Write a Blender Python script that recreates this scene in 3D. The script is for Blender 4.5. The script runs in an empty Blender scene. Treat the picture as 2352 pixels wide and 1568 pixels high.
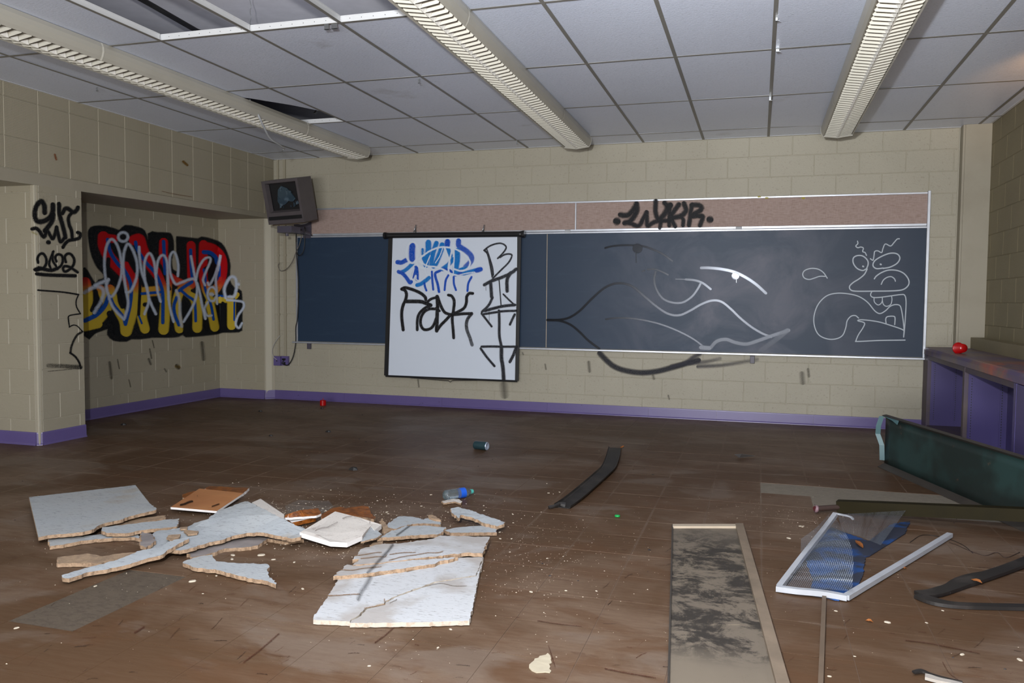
import bpy, bmesh, math, random
from mathutils import Vector, Matrix, noise
from mathutils.geometry import delaunay_2d_cdt

# ------------------------------------------------------------------ camera, world, light, exposure
random.seed(11)
sc = bpy.context.scene
COL = sc.collection
F, YAW, PITCH, ROLL, CX, CY = 1869.6889, .2936, -.0513, .0087, 1176.0, 784.0
EYE = Vector((0, 0, 1.2102)); HC = 2.8351; D = 8.4863
cp, sp, cw, sw = math.cos(PITCH), math.sin(PITCH), math.cos(YAW), math.sin(YAW)
FW = Vector((-sw*cp, cw*cp, sp)); R0 = Vector((cw, sw, 0)); U0 = R0.cross(FW)
RT = math.cos(ROLL)*R0 + math.sin(ROLL)*U0
UP = -math.sin(ROLL)*R0 + math.cos(ROLL)*U0
cam = bpy.data.objects.new('camera', bpy.data.cameras.new('camera'))
COL.objects.link(cam)
m = Matrix((RT, UP, -FW)).transposed().to_4x4(); m.translation = EYE
cam.matrix_world = m
cam.data.sensor_fit = 'HORIZONTAL'; cam.data.sensor_width = 36.0
cam.data.lens = 36.0*F/2352.0
cam.data.clip_start = .05
sc.camera = cam
sc.view_settings.view_transform = 'Standard'; sc.view_settings.look = 'None'
sc.view_settings.gamma = 1.0; sc.view_settings.use_curve_mapping = False
sc.view_settings.exposure = 0.0
sc.cycles.transparent_max_bounces = 40
w = bpy.data.worlds.new('world'); sc.world = w; w.use_nodes = True
w.node_tree.nodes['Background'].inputs[0].default_value = (0, 0, 0, 1)
w.node_tree.nodes['Background'].inputs[1].default_value = 0.0

def light(name, kind, loc, target, power, size, color=(1, 1, 1), sizey=None, spread=None):
    l = bpy.data.lights.new(name, kind); l.energy = power; l.color = color
    if kind == 'AREA':
        if sizey: l.shape = 'RECTANGLE'; l.size = size; l.size_y = sizey
        else: l.shape = 'DISK'; l.size = size
        if spread: l.spread = spread
    else: l.shadow_soft_size = size
    o = bpy.data.objects.new(name, l); COL.objects.link(o); o.location = loc
    d = Vector(target) - Vector(loc); o.rotation_euler = d.to_track_quat('-Z', 'Y').to_euler()
    return o
# the photographer's flash, just left of and above the lens, and a soft fill lamp added at the rear, standing for bounced flash
light('camera_flash', 'AREA', (-.454, 0.0, 1.738), (-.75, 8.4, 2.6), 205, .12, (.97, .985, 1.0))
light('rear_fill', 'AREA', (-.6, -4.9, .70), (-.5, 5.0, 4.2), 475, 4.6, (.97, .98, 1.0), 1.3)
b_ = light('ceiling_fill', 'SPOT', (-.454, .05, 1.80), (-.1, 4.2, 5.0), 1200, .06, (.93, .965, 1.0)); b_.data.spot_size = math.radians(74); b_.data.spot_blend = .9  # spot added beside the flash to brighten the ceiling
l_ = light('warm_ceiling_spot', 'SPOT', (1.90, 5.45, 2.35), (1.96, 6.35, 2.83), 45, .05, (1.0, .52, .2)); l_.data.spot_size = 1.0; l_.data.spot_blend = 1.0  # unseen warm spot added for the orange glow on the ceiling

# ------------------------------------------------------------------ pixel -> room planes (measured from the photograph)
def ray(x, y): return (x-CX)/F*RT - (y-CY)/F*UP + FW
def hit(x, y, ax, v):
    d = ray(x, y); t = (v-EYE[ax])/d[ax]; return EYE + t*d
def fl(x, y, z=0.0): return hit(x, y, 2, z)
def ce(x, y): return hit(x, y, 2, HC)
def bw(x, y, Y=D): return hit(x, y, 1, Y)
def sx(x, y, X): return hit(x, y, 0, X)
def fr(x0, y0, s): return lambda pts: [(x0+p[0]/s, y0+p[1]/s) + tuple(p[2:]) for p in pts]
FA = fr(40, 1090, 5.8075); FB = fr(360, 1090, 5.8075); FC = fr(640, 1120, 7.128)
FD = fr(820, 1110, 6.533); FE = fr(700, 1210, 5.113); FFr = fr(1740, 1140, 4.704)
FG = fr(2000, 930, 5.406); FH = fr(2060, 1240, 4.781)

# ------------------------------------------------------------------ objects
def mesh(name, verts, faces, mats, smooth=False, fm=None):
    me = bpy.data.meshes.new(name); me.from_pydata([tuple(v) for v in verts], [], faces)
    for mt in (mats if isinstance(mats, (list, tuple)) else [mats]): me.materials.append(mt)
    if fm: me.polygons.foreach_set('material_index', fm)
    if smooth: me.polygons.foreach_set('use_smooth', [True]*len(me.polygons))
    me.update(); return me
def link(name, me, parent=None, loc=None, rot=None):
    o = bpy.data.objects.new(name, me); COL.objects.link(o)
    if parent is not None: o.parent = parent
    if loc is not None: o.location = loc
    if rot is not None: o.rotation_euler = rot
    return o
def tag(o, label=None, cat=None, group=None, kind=None):
    if label: o['label'] = label
    if cat: o['category'] = cat
    if group: o['group'] = group
    if kind: o['kind'] = kind
    return o
def empty(name, loc=(0, 0, 0), label=None, cat=None, group=None, rz=0):
    o = bpy.data.objects.new(name, None); COL.objects.link(o); o.location = loc; o.rotation_euler = (0, 0, rz)
    return tag(o, label, cat, group)
def part(name, me, parent, world=True, label=None, loc=None, rot=None):
    """mesh in world coordinates parented to an empty: compensate the empty's location"""
    o = link(name, me, parent, loc, rot)
    if world and loc is None:
        o.matrix_parent_inverse = Matrix.LocRotScale(parent.location, parent.rotation_euler, None).inverted()
    if label: o['label'] = label
    return o

class G:
    """geometry collector"""
    def __init__(s): s.v = []; s.f = []; s.m = []
    def add(s, vs, fs, mi=0):
        b = len(s.v); s.v += [Vector(v) for v in vs]
        for f in fs: s.f.append([b+i for i in f]); s.m.append(mi)
        return s
    def box(s, lo, hi, mi=0, M=None):
        x0, y0, z0 = lo; x1, y1, z1 = hi
        vs = [Vector(p) for p in ((x0,y0,z0),(x1,y0,z0),(x1,y1,z0),(x0,y1,z0),(x0,y0,z1),(x1,y0,z1),(x1,y1,z1),(x0,y1,z1))]
        if M: vs = [M @ v for v in vs]
        return s.add(vs, [(0,3,2,1),(4,5,6,7),(0,1,5,4),(1,2,6,5),(2,3,7,6),(3,0,4,7)], mi)
    def tube(s, pts, r, n=8, mi=0, cap=True):
        pts = [Vector(p) for p in pts]; rs = r if isinstance(r, (list, tuple)) else [r]*len(pts)
        b = len(s.v); pu = None
        for i, p in enumerate(pts):
            t = (pts[min(i+1, len(pts)-1)] - pts[max(i-1, 0)]).normalized()
            if pu is None:
                a = Vector((0, 0, 1)) if abs(t.z) < .9 else Vector((1, 0, 0)); pu = t.cross(a).normalized()
            else:
                pu = (pu - t*pu.dot(t)).normalized()
            q = t.cross(pu)
            for k in range(n):
                a = 2*math.pi*k/n; s.v.append(p + rs[i]*(math.cos(a)*pu + math.sin(a)*q))
        for i in range(len(pts)-1):
            for k in range(n):
                s.f.append([b+i*n+k, b+i*n+(k+1) % n, b+(i+1)*n+(k+1) % n, b+(i+1)*n+k]); s.m.append(mi)
        if cap:
            s.f.append([b+k for k in range(n)][::-1]); s.m.append(mi)
            s.f.append([b+(len(pts)-1)*n+k for k in range(n)]); s.m.append(mi)
        return s
    def lathe(s, prof, n=20, M=None, mi=0):
        b = len(s.v)
        for r, z in prof:
            for k in range(n):
                a = 2*math.pi*k/n; v = Vector((r*math.cos(a), r*math.sin(a), z)); s.v.append(M @ v if M else v)
        for i in range(len(prof)-1):
            for k in range(n):
                s.f.append([b+i*n+k, b+i*n+(k+1) % n, b+(i+1)*n+(k+1) % n, b+(i+1)*n+k]); s.m.append(mi)
        return s
    def prism(s, poly, h, mi=0, axis=2, M=None):
        """poly of 3D points extruded by vector h"""
        n = len(poly); h = Vector(h); a = [Vector(p) for p in poly]; c = [p+h for p in a]
        if M: a = [M @ p for p in a]; c = [M @ p for p in c]
        return s.add(a+c, [list(range(n))[::-1], [n+i for i in range(n)]] + [(i, (i+1) % n, n+(i+1) % n, n+i) for i in range(n)], mi)
    def me(s, name, mats, smooth=False): return mesh(name, s.v, s.f, mats, smooth, s.m if isinstance(mats, (list, tuple)) else None)

def spl(P, k=6):
    """Catmull-Rom through the tuples P"""
    if len(P) < 3: 
        a, b = P[0], P[-1]; return [tuple(a[j]+(b[j]-a[j])*i/k for j in range(len(a))) for i in range(k+1)]
    out = []
    Q = [tuple(2*P[0][j]-P[1][j] for j in range(len(P[0])))] + list(P) + [tuple(2*P[-1][j]-P[-2][j] for j in range(len(P[0])))]
    for i in range(1, len(Q)-2):
        for q in range(k):
            t = q/k
            out.append(tuple(.5*((2*Q[i][j]) + (-Q[i-1][j]+Q[i+1][j])*t + (2*Q[i-1][j]-5*Q[i][j]+4*Q[i+1][j]-Q[i+2][j])*t*t + (-Q[i-1][j]+3*Q[i][j]-3*Q[i+1][j]+Q[i+2][j])*t**3) for j in range(len(P[0]))))
    out.append(tuple(P[-1])); return out

# ------------------------------------------------------------------ materials
def lin(c):
    return tuple(((v/255)/12.92 if v/255 <= .04045 else ((v/255+.055)/1.055)**2.4) for v in c) + (1.0,)
class N:
    """small node-tree helper"""
    def __init__(s, name, color=(128, 128, 128), rough=.6, metal=0.0, spec=.5, coord='pos'):
        s.mat = bpy.data.materials.new(name); s.mat.use_nodes = True; s.t = s.mat.node_tree
        s.b = s.t.nodes['Principled BSDF']; s.b.inputs['Base Color'].default_value = lin(color)
        s.b.inputs['Roughness'].default_value = rough; s.b.inputs['Metallic'].default_value = metal
        s.b.inputs['Specular IOR Level'].default_value = spec
        if coord == 'pos': s.co = s.n('ShaderNodeNewGeometry').outputs['Position']
        else: s.co = s.n('ShaderNodeTexCoord').outputs['Object']
        s.c = None
    def n(s, typ, **k):
        nd = s.t.nodes.new(typ)
        for a, v in k.items(): setattr(nd, a, v)
        return nd
    def l(s, a, b): s.t.links.new(a, b)
    def map(s, scale=(1, 1, 1), loc=(0, 0, 0), rot=(0, 0, 0), co=None):
        nd = s.n('ShaderNodeMapping'); nd.inputs['Scale'].default_value = scale; nd.inputs['Location'].default_value = loc; nd.inputs['Rotation'].default_value = rot
        s.l(co or s.co, nd.inputs[0]); return nd.outputs[0]
    def noise(s, scale, detail=4, rough=.5, co=None, dist=0.0):
        nd = s.n('ShaderNodeTexNoise'); nd.inputs['Scale'].default_value = scale; nd.inputs['Detail'].default_value = detail
        nd.inputs['Roughness'].default_value = rough; nd.inputs['Distortion'].default_value = dist; s.l(co or s.co, nd.inputs['Vector']); return nd.outputs[0]
    def vor(s, scale, co=None, feature='F1'):
        nd = s.n('ShaderNodeTexVoronoi', feature=feature); nd.inputs['Scale'].default_value = scale; s.l(co or s.co, nd.inputs['Vector']); return nd.outputs['Distance']
    def ramp(s, fac, a, b, inv=False):
        nd = s.n('ShaderNodeMapRange'); nd.inputs['From Min'].default_value = a; nd.inputs['From Max'].default_value = b
        nd.inputs['To Min'].default_value = 1.0 if inv else 0.0; nd.inputs['To Max'].default_value = 0.0 if inv else 1.0
        s.l(fac, nd.inputs['Value']); return nd.outputs[0]
    def mul(s, a, b, op='MULTIPLY'):
        nd = s.n('ShaderNodeMath', operation=op)
        for i, v in enumerate((a, b)):
            if isinstance(v, (int, float)): nd.inputs[i].default_value = v
            else: s.l(v, nd.inputs[i])
        return nd.outputs[0]
    def mix(s, fac, color, amount=1.0):
        """blend a colour over the current base colour"""
        nd = s.n('ShaderNodeMix', data_type='RGBA')
        f = s.mul(fac, amount) if not isinstance(fac, (int, float)) else None
        if f is None: nd.inputs[0].default_value = fac*amount
        else: s.l(f, nd.inputs[0])
        if s.c is None: nd.inputs[6].default_value = s.b.inputs['Base Color'].default_value
        else: s.l(s.c, nd.inputs[6])
        if isinstance(color, tuple): nd.inputs[7].default_value = lin(color)
        else: s.l(color, nd.inputs[7])
        s.c = nd.outputs[2]; s.l(s.c, s.b.inputs['Base Color']); return s
    def bump(s, h, strength=.3, dist=.002):
        nd = s.n('ShaderNodeBump'); nd.inputs['Strength'].default_value = strength; nd.inputs['Distance'].default_value = dist
        s.l(h, nd.inputs['Height'])
        if s.b.inputs['Normal'].is_linked: s.l(s.b.inputs['Normal'].links[0].from_socket, nd.inputs['Normal'])
        s.l(nd.outputs[0], s.b.inputs['Normal']); return s
    def rough(s, fac, a, b):
        nd = s.n('ShaderNodeMapRange'); nd.inputs['To Min'].default_value = a; nd.inputs['To Max'].default_value = b
        s.l(fac, nd.inputs['Value']); s.l(nd.outputs[0], s.b.inputs['Roughness']); return s
    def xyz(s, co=None):
        nd = s.n('ShaderNodeSeparateXYZ'); s.l(co or s.co, nd.inputs[0]); return nd.outputs

def plain(name, c, rough=.5, metal=0.0, spec=.5, wear=.15):
    a = N(name, c, rough, metal, spec); 
    if wear: a.mix(a.ramp(a.noise(9, 5), .35, .75), tuple(int(v*.55) for v in c), wear)
    return a.mat

a = N('painted_block', (163, 157, 140), .55)
n1 = a.noise(1.1, 5); a.mix(a.ramp(n1, .4, .75), (143, 137, 121), .35)
a.mix(a.ramp(a.noise(55, 3), .60, .74), (104, 96, 76), .32)
a.mix(a.ramp(a.noise(7, 6, .7, a.map((1, 1, 1.6))), .66, .76), (86, 78, 66), .25)
a.bump(a.noise(70, 4, .6), .55, .004).bump(a.noise(260, 2), .3, .001)
M_BLOCK = a.mat
a = N('painted_block_smooth', (152, 145, 127), .5)
a.mix(a.ramp(a.noise(1.1, 5), .4, .75), (152, 143, 118), .35)
a.mix(a.ramp(a.noise(38, 3), .68, .76), (96, 88, 72), .4)
a.mix(a.ramp(a.noise(6, 6, .75, a.map((1, 1, .7))), .66, .74), (70, 64, 54), .4)
a.bump(a.noise(45, 4, .6), .4, .004)
M_BLOCKS = a.mat
a = N('mortar_paint', (178, 172, 154), .6); a.bump(a.noise(60, 3), .3, .002); M_MORTAR = a.mat
a = N('olive_block', (130, 120, 92), .55); a.mix(a.ramp(a.noise(1.6, 4), .4, .7), (106, 97, 72), .4); a.bump(a.noise(70, 4), .5, .004); M_OLIVE = a.mat
a = N('painted_plaster', (152, 145, 128), .5); a.mix(a.ramp(a.noise(2.5, 6, .6), .5, .75), (132, 124, 106), .4)
a.bump(a.noise(12, 3), .15, .004); M_PLASTER = a.mat
# perforated acoustic wall tile: rows of small holes
a = N('perforated_tile', (158, 150, 130), .55, coord='obj')
o = a.xyz()
def grid(a, u, v, pitch, r0, r1):
    fu = a.mul(a.mul(a.mul(u, 1/pitch), 1.0, 'FRACT'), .5, 'SUBTRACT'); fv = a.mul(a.mul(a.mul(v, 1/pitch), 1.0, 'FRACT'), .5, 'SUBTRACT')
    d = a.mul(a.mul(a.mul(fu, fu), a.mul(fv, fv), 'ADD'), 1.0, 'SQRT'); return a.ramp(d, r0, r1, True)
h = grid(a, o[0], o[2], .0125, .16, .26)
a.mix(a.ramp(a.noise(1.3, 4, co=a.n('ShaderNodeNewGeometry').outputs['Position']), .4, .7), (142, 133, 108), .4)
a.mix(h, (88, 88, 76), .62); a.bump(h, .4, -.002); M_PERF = a.mat
a = N('ceiling_tile', (226, 234, 252), .34, spec=.7)
f1 = a.noise(38, 5, .65, a.map((.8, 1.6, 1)), .3); f2 = a.noise(130, 3, .6, a.map((.4, 1.4, 1)))
a.mix(a.ramp(a.noise(.8, 4), .45, .75), (210, 219, 238), .5); a.mix(a.ramp(f2, .60, .70), (140, 144, 156), .5)
a.mix(a.ramp(a.noise(1.7, 5, .6, a.map((1, 1, 1), (3, 9, 0))), .66, .74), (120, 112, 104), .25)
a.bump(f1, .22, .003).bump(f2, .6, .0022); M_CTILE = a.mat
a = N('grid_metal', (128, 126, 120), .45); a.mix(a.ramp(a.noise(5, 6, .7), .6, .75), (112, 92, 74), .5); M_TEE = a.mat
a = N('grid_white', (214, 216, 218), .4); a.mix(a.ramp(a.noise(14, 5, .7), .66, .72), (150, 84, 50), .7); M_TEEW = a.mat
M_SLAB = plain('plenum_slab', (226, 224, 228), .7)
M_JOIST = plain('plenum_beam', (108, 114, 124), .7)
a = N('fixture_enamel', (176, 172, 160), .32); a.mix(a.ramp(a.noise(3, 5), .5, .75), (154, 149, 135), .35); M_FIX = a.mat
a = N('louver_enamel', (210, 207, 194), .3); a.mix(a.ramp(a.noise(18, 5, .7), .64, .72), (190, 160, 120), .35); M_LOUV = a.mat
M_FIXD = plain('blade_shadow_line', (96, 92, 82), .5)  # dark colour painted as the shadow line below each blade
M_REFL = plain('louver_spine', (246, 244, 236), .12, wear=0)
# brown vinyl tile with streaks and damp stains
a = N('vinyl_tile', (106, 86, 69), .48, spec=.22)
st = a.noise(16, 6, .68, a.map((.55, 3.2, 1))); a.mix(a.ramp(st, .42, .64), (92, 70, 54), .6)
a.mix(a.ramp(a.noise(.62, 6, .6, a.map((1, 1.4, 1), (7, 1, 0)), 1.0), .42, .54), (72, 48, 26), .7)
a.mix(a.ramp(a.noise(2.4, 6, .62, a.map((.7, 1.7, 1), (2, 5, 0)), .9), .50, .60), (86, 60, 40), .6)
a.mix(a.ramp(a.noise(1.3, 6, .6, a.map((.8, 1.6, 1), (1, 8, 0)), .7), .55, .62), (114, 100, 88), .5)
a.mix(a.ramp(a.noise(5.0, 6, .75, a.map((.6, 2.4, 1), (6, 2, 0)), .6), .60, .68), (66, 42, 28), .5)
a.mix(a.ramp(a.noise(34, 4, .8, a.map((.22, 1.6, 1), (4, 3, 0))), .66, .74), (50, 34, 26), .75)
a.mix(a.ramp(a.noise(75, 3, .6), .72, .76), (176, 160, 142), .5)
a.mix(a.ramp(a.noise(140, 3, .7), .62, .70), (62, 46, 36), .5)
pz = a.xyz()
def jd(a, u, off, pitch):
    f = a.mul(a.mul(a.mul(a.mul(u, off, 'SUBTRACT'), 1/pitch), 1.0, 'FRACT'), .5, 'SUBTRACT'); return a.ramp(a.mul(f, 1.0, 'ABSOLUTE'), .470, .492)
jm = a.mul(a.mul(jd(a, pz[0], .04, .2985), jd(a, pz[1], 4.745, .305), 'MAXIMUM'), a.mul(a.ramp(a.noise(3.0, 5, .7), .40, .56), a.ramp(pz[1], 3.0, 4.4)))
a.mix(jm, (132, 114, 98), .38)
a.bump(st, .12, .002); a.rough(st, .36, .62); M_FLOOR = a.mat
a = N('floor_bed', (98, 80, 66), .7); M_BED = a.mat
a = N('tile_adhesive', (86, 74, 60), .75); mm = a.noise(26, 6, .8, a.map((1, 1.8, 1)), .8)
a.mix(a.ramp(mm, .45, .62), (60, 50, 40), .75); a.bump(mm, .3, .003); M_MASTIC = a.mat
a = N('purple_paint', (94, 82, 132), .34); a.mix(a.ramp(a.noise(2, 5), .45, .75), (82, 70, 116), .4)
a.mix(a.ramp(a.noise(15, 5, .75, a.map((1, 1, 1.7))), .66, .70), (34, 28, 36), .85); a.bump(a.noise(20, 3), .2, .002); M_PURPLE = a.mat
a = N('cabinet_purple', (68, 59, 110), .42); a.mix(a.ramp(a.noise(2, 5), .4, .7), (57, 49, 94), .4); M_CABP = a.mat
a = N('cabinet_dusty', (72, 60, 76), .55); a.mix(a.ramp(a.noise(3, 6, .65), .42, .6), (84, 72, 68), .8); M_CABD = a.mat
a = N('counter_worn', (88, 74, 104), .45); zz = a.xyz()
a.mix(a.ramp(a.noise(2.4, 6, .65), .42, .58), (116, 96, 84), .85)
a.mix(a.mul(a.ramp(a.noise(3, 6, .7, a.map((4, 1, 1))), .44, .66), a.ramp(zz[1], 6.7, 6.2)), (176, 84, 52), .85)
M_COUNT = a.mat
# chalkboard: dark slate blue with smeared chalk dust
a = N('chalkboard_slate', (40, 56, 76), .46, spec=.28); xz = a.xyz()
sm = a.noise(1.9, 6, .62, a.map((.9, 1, 1.0), (2.3, 0, 1)), .8)
msk = a.mul(a.ramp(xz[0], -1.9, -.4), a.ramp(xz[0], 1.45, .35), 'MULTIPLY')
a.mix(a.mul(a.ramp(sm, .40, .66), msk), (116, 114, 126), .46)
a.mix(a.ramp(a.noise(6, 6, .7, a.map((.3, 1, 2.2))), .55, .78), (64, 80, 98), .3)
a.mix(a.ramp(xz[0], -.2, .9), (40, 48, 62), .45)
M_SLATE = a.mat
a = N('burlap_tackboard', (160, 140, 132), .85); wv = a.noise(150, 3, .5, a.map((.12, 1, 1))); wv2 = a.noise(150, 3, .5, a.map((1, 1, .12)))
a.mix(a.ramp(wv, .45, .65), (134, 112, 102), .6); a.mix(a.ramp(wv2, .5, .7), (182, 164, 154), .4); a.bump(wv, .3, .001); M_TACK = a.mat
M_ALU = plain('aluminium_trim', (196, 200, 208), .32, .55, wear=.2)
M_SCREEN = plain('screen_fabric', (206, 214, 226), .7, wear=0)
M_BLACK = plain('black_enamel', (26, 26, 28), .38, wear=0)
M_TV = plain('tv_plastic', (84, 78, 80), .42, wear=.2)
M_TVB = plain('tv_back_plastic', (78, 66, 54), .5, wear=.2)
M_DARK = plain('dark_cavity', (22, 22, 24), .5, wear=0)
a = N('broken_picture_tube', (48, 66, 78), .14, spec=.8); a.mix(a.ramp(a.noise(16, 4), .5, .62), (92, 110, 122), .6); M_CRT = a.mat
M_BRKT = plain('bracket_steel', (76, 72, 84), .45, wear=.2)
M_CABLE = plain('black_cable', (20, 19, 20), .45, wear=0)
M_WIREB = plain('dull_wire', (104, 98, 90), .5, wear=0)
M_CABLEW = plain('pale_cable', (170, 168, 164), .45, wear=0)
M_STEEL = plain('galvanised_steel', (168, 172, 176), .3, .8, wear=.1)
M_RODM = plain('bright_rod', (196, 200, 204), .3, .2, wear=0)
M_RED = plain('red_plastic', (164, 6, 10), .25, wear=0)
M_GREENP = plain('green_plastic', (20, 150, 70), .35, wear=0)
a = N('tile_face', (166, 170, 172), .8); a.mix(a.ramp(a.noise(1.3, 4), .45, .7), (170, 166, 156), .6)
fi = a.noise(90, 4, .7, a.map((.32, 1.5, 1))); a.mix(a.ramp(fi, .57, .63), (104, 104, 104), .6)
a.mix(a.ramp(a.noise(3.0, 5, .6, a.map((1, 1, 1), (5, 5, 0))), .58, .66), (158, 146, 128), .5); a.bump(fi, .3, .002); M_FACE = a.mat
a = N('wet_tile_face', (184, 184, 184), .8); fi = a.noise(90, 4, .7, a.map((.32, 1.5, 1))); a.mix(a.ramp(fi, .57, .64), (124, 120, 116), .7)
a.mix(a.ramp(a.noise(3.2, 4, .5, None, .3), .46, .56), (158, 150, 142), .8); a.bump(fi, .3, .002); M_FACEW = a.mat
a = N('tile_core', (158, 132, 106), .9); a.mix(a.ramp(a.noise(60, 5, .7), .45, .6), (112, 90, 70), .7); a.bump(a.noise(90, 4), .8, .004); M_CORE = a.mat
a = N('grey_tile_back', (136, 128, 124), .85); a.mix(a.ramp(a.noise(9, 5), .45, .65), (112, 104, 102), .7); M_BACK = a.mat
a = N('tan_tile_back', (164, 138, 110), .9); a.mix(a.ramp(a.noise(20, 5, .7), .45, .62), (124, 104, 86), .7); a.bump(a.noise(60, 4), .8, .004); M_TAN = a.mat
a = N('cream_tile_face', (214, 206, 196), .7); a.mix(a.ramp(a.noise(5, 5, .7, None, 1.0), .56, .62), (166, 148, 136), .5); a.mix(a.ramp(a.noise(120, 3), .62, .7), (150, 140, 134), .5); M_CREAM = a.mat
a = N('brown_tile_back', (172, 116, 70), .7); a.mix(a.ramp(a.noise(3, 5), .45, .65), (148, 92, 52), .6)
a.mix(a.ramp(a.noise(5, 5, .7, a.map((1, 2, 1), (3, 1, 0), (0, 0, .5)), 1.0), .68, .72), (58, 34, 20), .9); M_ORANGE = a.mat
a = N('tile_edge', (176, 166, 152), .8); a.mix(a.ramp(a.noise(30, 5, .7), .5, .6), (156, 138, 118), .7); M_EDGE = a.mat
a = N('soaked_brown', (146, 84, 32), .3); a.mix(a.ramp(a.noise(30, 5, .7), .45, .6), (84, 44, 16), .8); a.bump(a.noise(60, 4), .8, .004); M_SOAK = a.mat
M_WEDGE = plain('white_edge', (232, 228, 224), .6, wear=.1)
a = N('crumbs', (186, 174, 154), .9); M_CRUMB = a.mat
a = N('black_crumbs', (30, 28, 28), .6); M_BCRUMB = a.mat
a = N('green_enamel', (38, 60, 58), .42); a.mix(a.ramp(a.noise(1.6, 5, .6), .42, .52), (28, 38, 36), .9); a.mix(a.ramp(a.noise(9, 5, .7), .66, .7), (88, 70, 56), .6); M_GREEN = a.mat
M_TEAL = plain('teal_flange', (76, 108, 112), .3, wear=.3)
M_DKRIM = plain('grimy_or_shaded_steel', (62, 56, 50), .5, wear=.4)
a = N('olive_paint', (34, 29, 12), .6, spec=.1); a.mix(a.ramp(a.noise(5, 5), .5, .7), (28, 24, 12), .6); M_OLV = a.mat
M_RUST = plain('rusty_pipe', (62, 46, 40), .6, wear=.4)
M_PINK = plain('pipe_end', (132, 106, 112), .4, wear=.2)
a = N('black_rubber', (32, 29, 27), .5); a.mix(a.ramp(a.noise(7, 5), .5, .65), (64, 58, 54), .6); M_RUB = a.mat
a = N('blue_tarp', (22, 70, 130), .5); a.mix(a.ramp(a.noise(4.5, 5, .6, None, .4), .42, .52), (44, 46, 54), .92); M_TARP = a.mat
M_WHT = plain('white_tube', (172, 174, 178), .5, wear=.25)
a = N('mouldy_panel', (112, 101, 86), .55); mo = a.noise(6, 8, .78, a.map((1.0, 1.15, 1), (1.6, 2, 0)), .4)
xy = a.xyz(); ymask = a.mul(a.ramp(xy[1], 2.70, 2.88), a.ramp(xy[1], 4.5, 4.0))
a.mix(a.ramp(a.noise(2.2, 5), .4, .6), (102, 92, 80), .6)
a.mix(a.mul(a.ramp(mo, .45, .54), ymask), (36, 32, 28), .9)
a.mix(a.ramp(a.noise(40, 5, .8, a.map((1, .3, 1))), .6, .7), (96, 84, 70), .5); M_MOULD = a.mat
M_BEIGEW = plain('beige_batten', (186, 170, 148), .5, wear=.25)
M_BATT = plain('grimy_batten', (126, 110, 92), .6, wear=.5)
M_BROWNB = plain('brown_strip', (100, 84, 68), .6, wear=.3)
M_LEAF = plain('dry_leaf', (150, 88, 36), .6, wear=.3)
M_STICK = plain('white_splinter', (164, 156, 146), .7, wear=.3)
M_PEEL = plain('peeled_paint', (180, 168, 144), .6, wear=.3)
M_GLASS = N('clear_bottle', (200, 214, 220), .05); M_GLASS.b.inputs['Transmission Weight'].default_value = .92; M_GLASS = M_GLASS.mat
M_LBL = plain('blue_label', (26, 84, 190), .4, wear=0)
M_WLET = plain('white_print', (220, 226, 236), .5, wear=0)
M_CAN = plain('dark_can', (42, 66, 72), .3, .3, wear=.2)
M_CANB = plain('can_base', (196, 208, 228), .25, .6, wear=0)
M_MUD = plain('plug_black', (16, 16, 18), .4, wear=0)
# window screen mesh: woven wires, open between
a = N('screen_wire', (138, 146, 154), .4, .3)
uv = a.n('ShaderNodeUVMap'); s_ = a.xyz(uv.outputs[0])
def wires(a, u, k, wd):
    f = a.mul(a.mul(u, k), 1.0, 'FRACT'); return a.mul(f, wd, 'LESS_THAN')
al = a.mul(wires(a, s_[0], 1/.008, .13), wires(a, s_[1], 1/.008, .13), 'MAXIMUM')
a.l(al, a.b.inputs['Alpha']); M_MESHW = a.mat

def paint_mat(name, rough, metal, spec=.5, speck=False, dots=False):
    a = N(name, (20, 20, 20), rough, metal, spec)
    at = a.n('ShaderNodeAttribute', attribute_name='paint'); a.l(at.outputs['Color'], a.b.inputs['Base Color'])
    if speck:
        sp_ = a.ramp(a.noise(260, 3, .6), .30, .48); a.l(a.mul(at.outputs['Alpha'], sp_), a.b.inputs['Alpha'])
    elif dots:
        # sprayed pigment is a dust of tiny droplets: each grain covers or does not
        sn = a.n('ShaderNodeVectorMath', operation='SNAP'); a.l(a.map(loc=(.0003, .00037, .00041)), sn.inputs[0]); sn.inputs[1].default_value = (.0013, .0013, .0013)
        wn = a.n('ShaderNodeTexWhiteNoise', noise_dimensions='3D'); a.l(sn.outputs[0], wn.inputs['Vector'])
        a.l(a.mul(wn.outputs['Value'], at.outputs['Alpha'], 'LESS_THAN'), a.b.inputs['Alpha'])
    else: a.l(at.outputs['Alpha'], a.b.inputs['Alpha'])
    return a.mat
P_MATTE = paint_mat('spray_paint', .55, 0, .15, dots=True)
P_SPECK = paint_mat('speckled_spray', .5, 0, .15, speck=True)
P_GLOSS = paint_mat('glossy_spray', .21, .62)
P_CHALK = paint_mat('chalk_line', .9, 0, .1)

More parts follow.
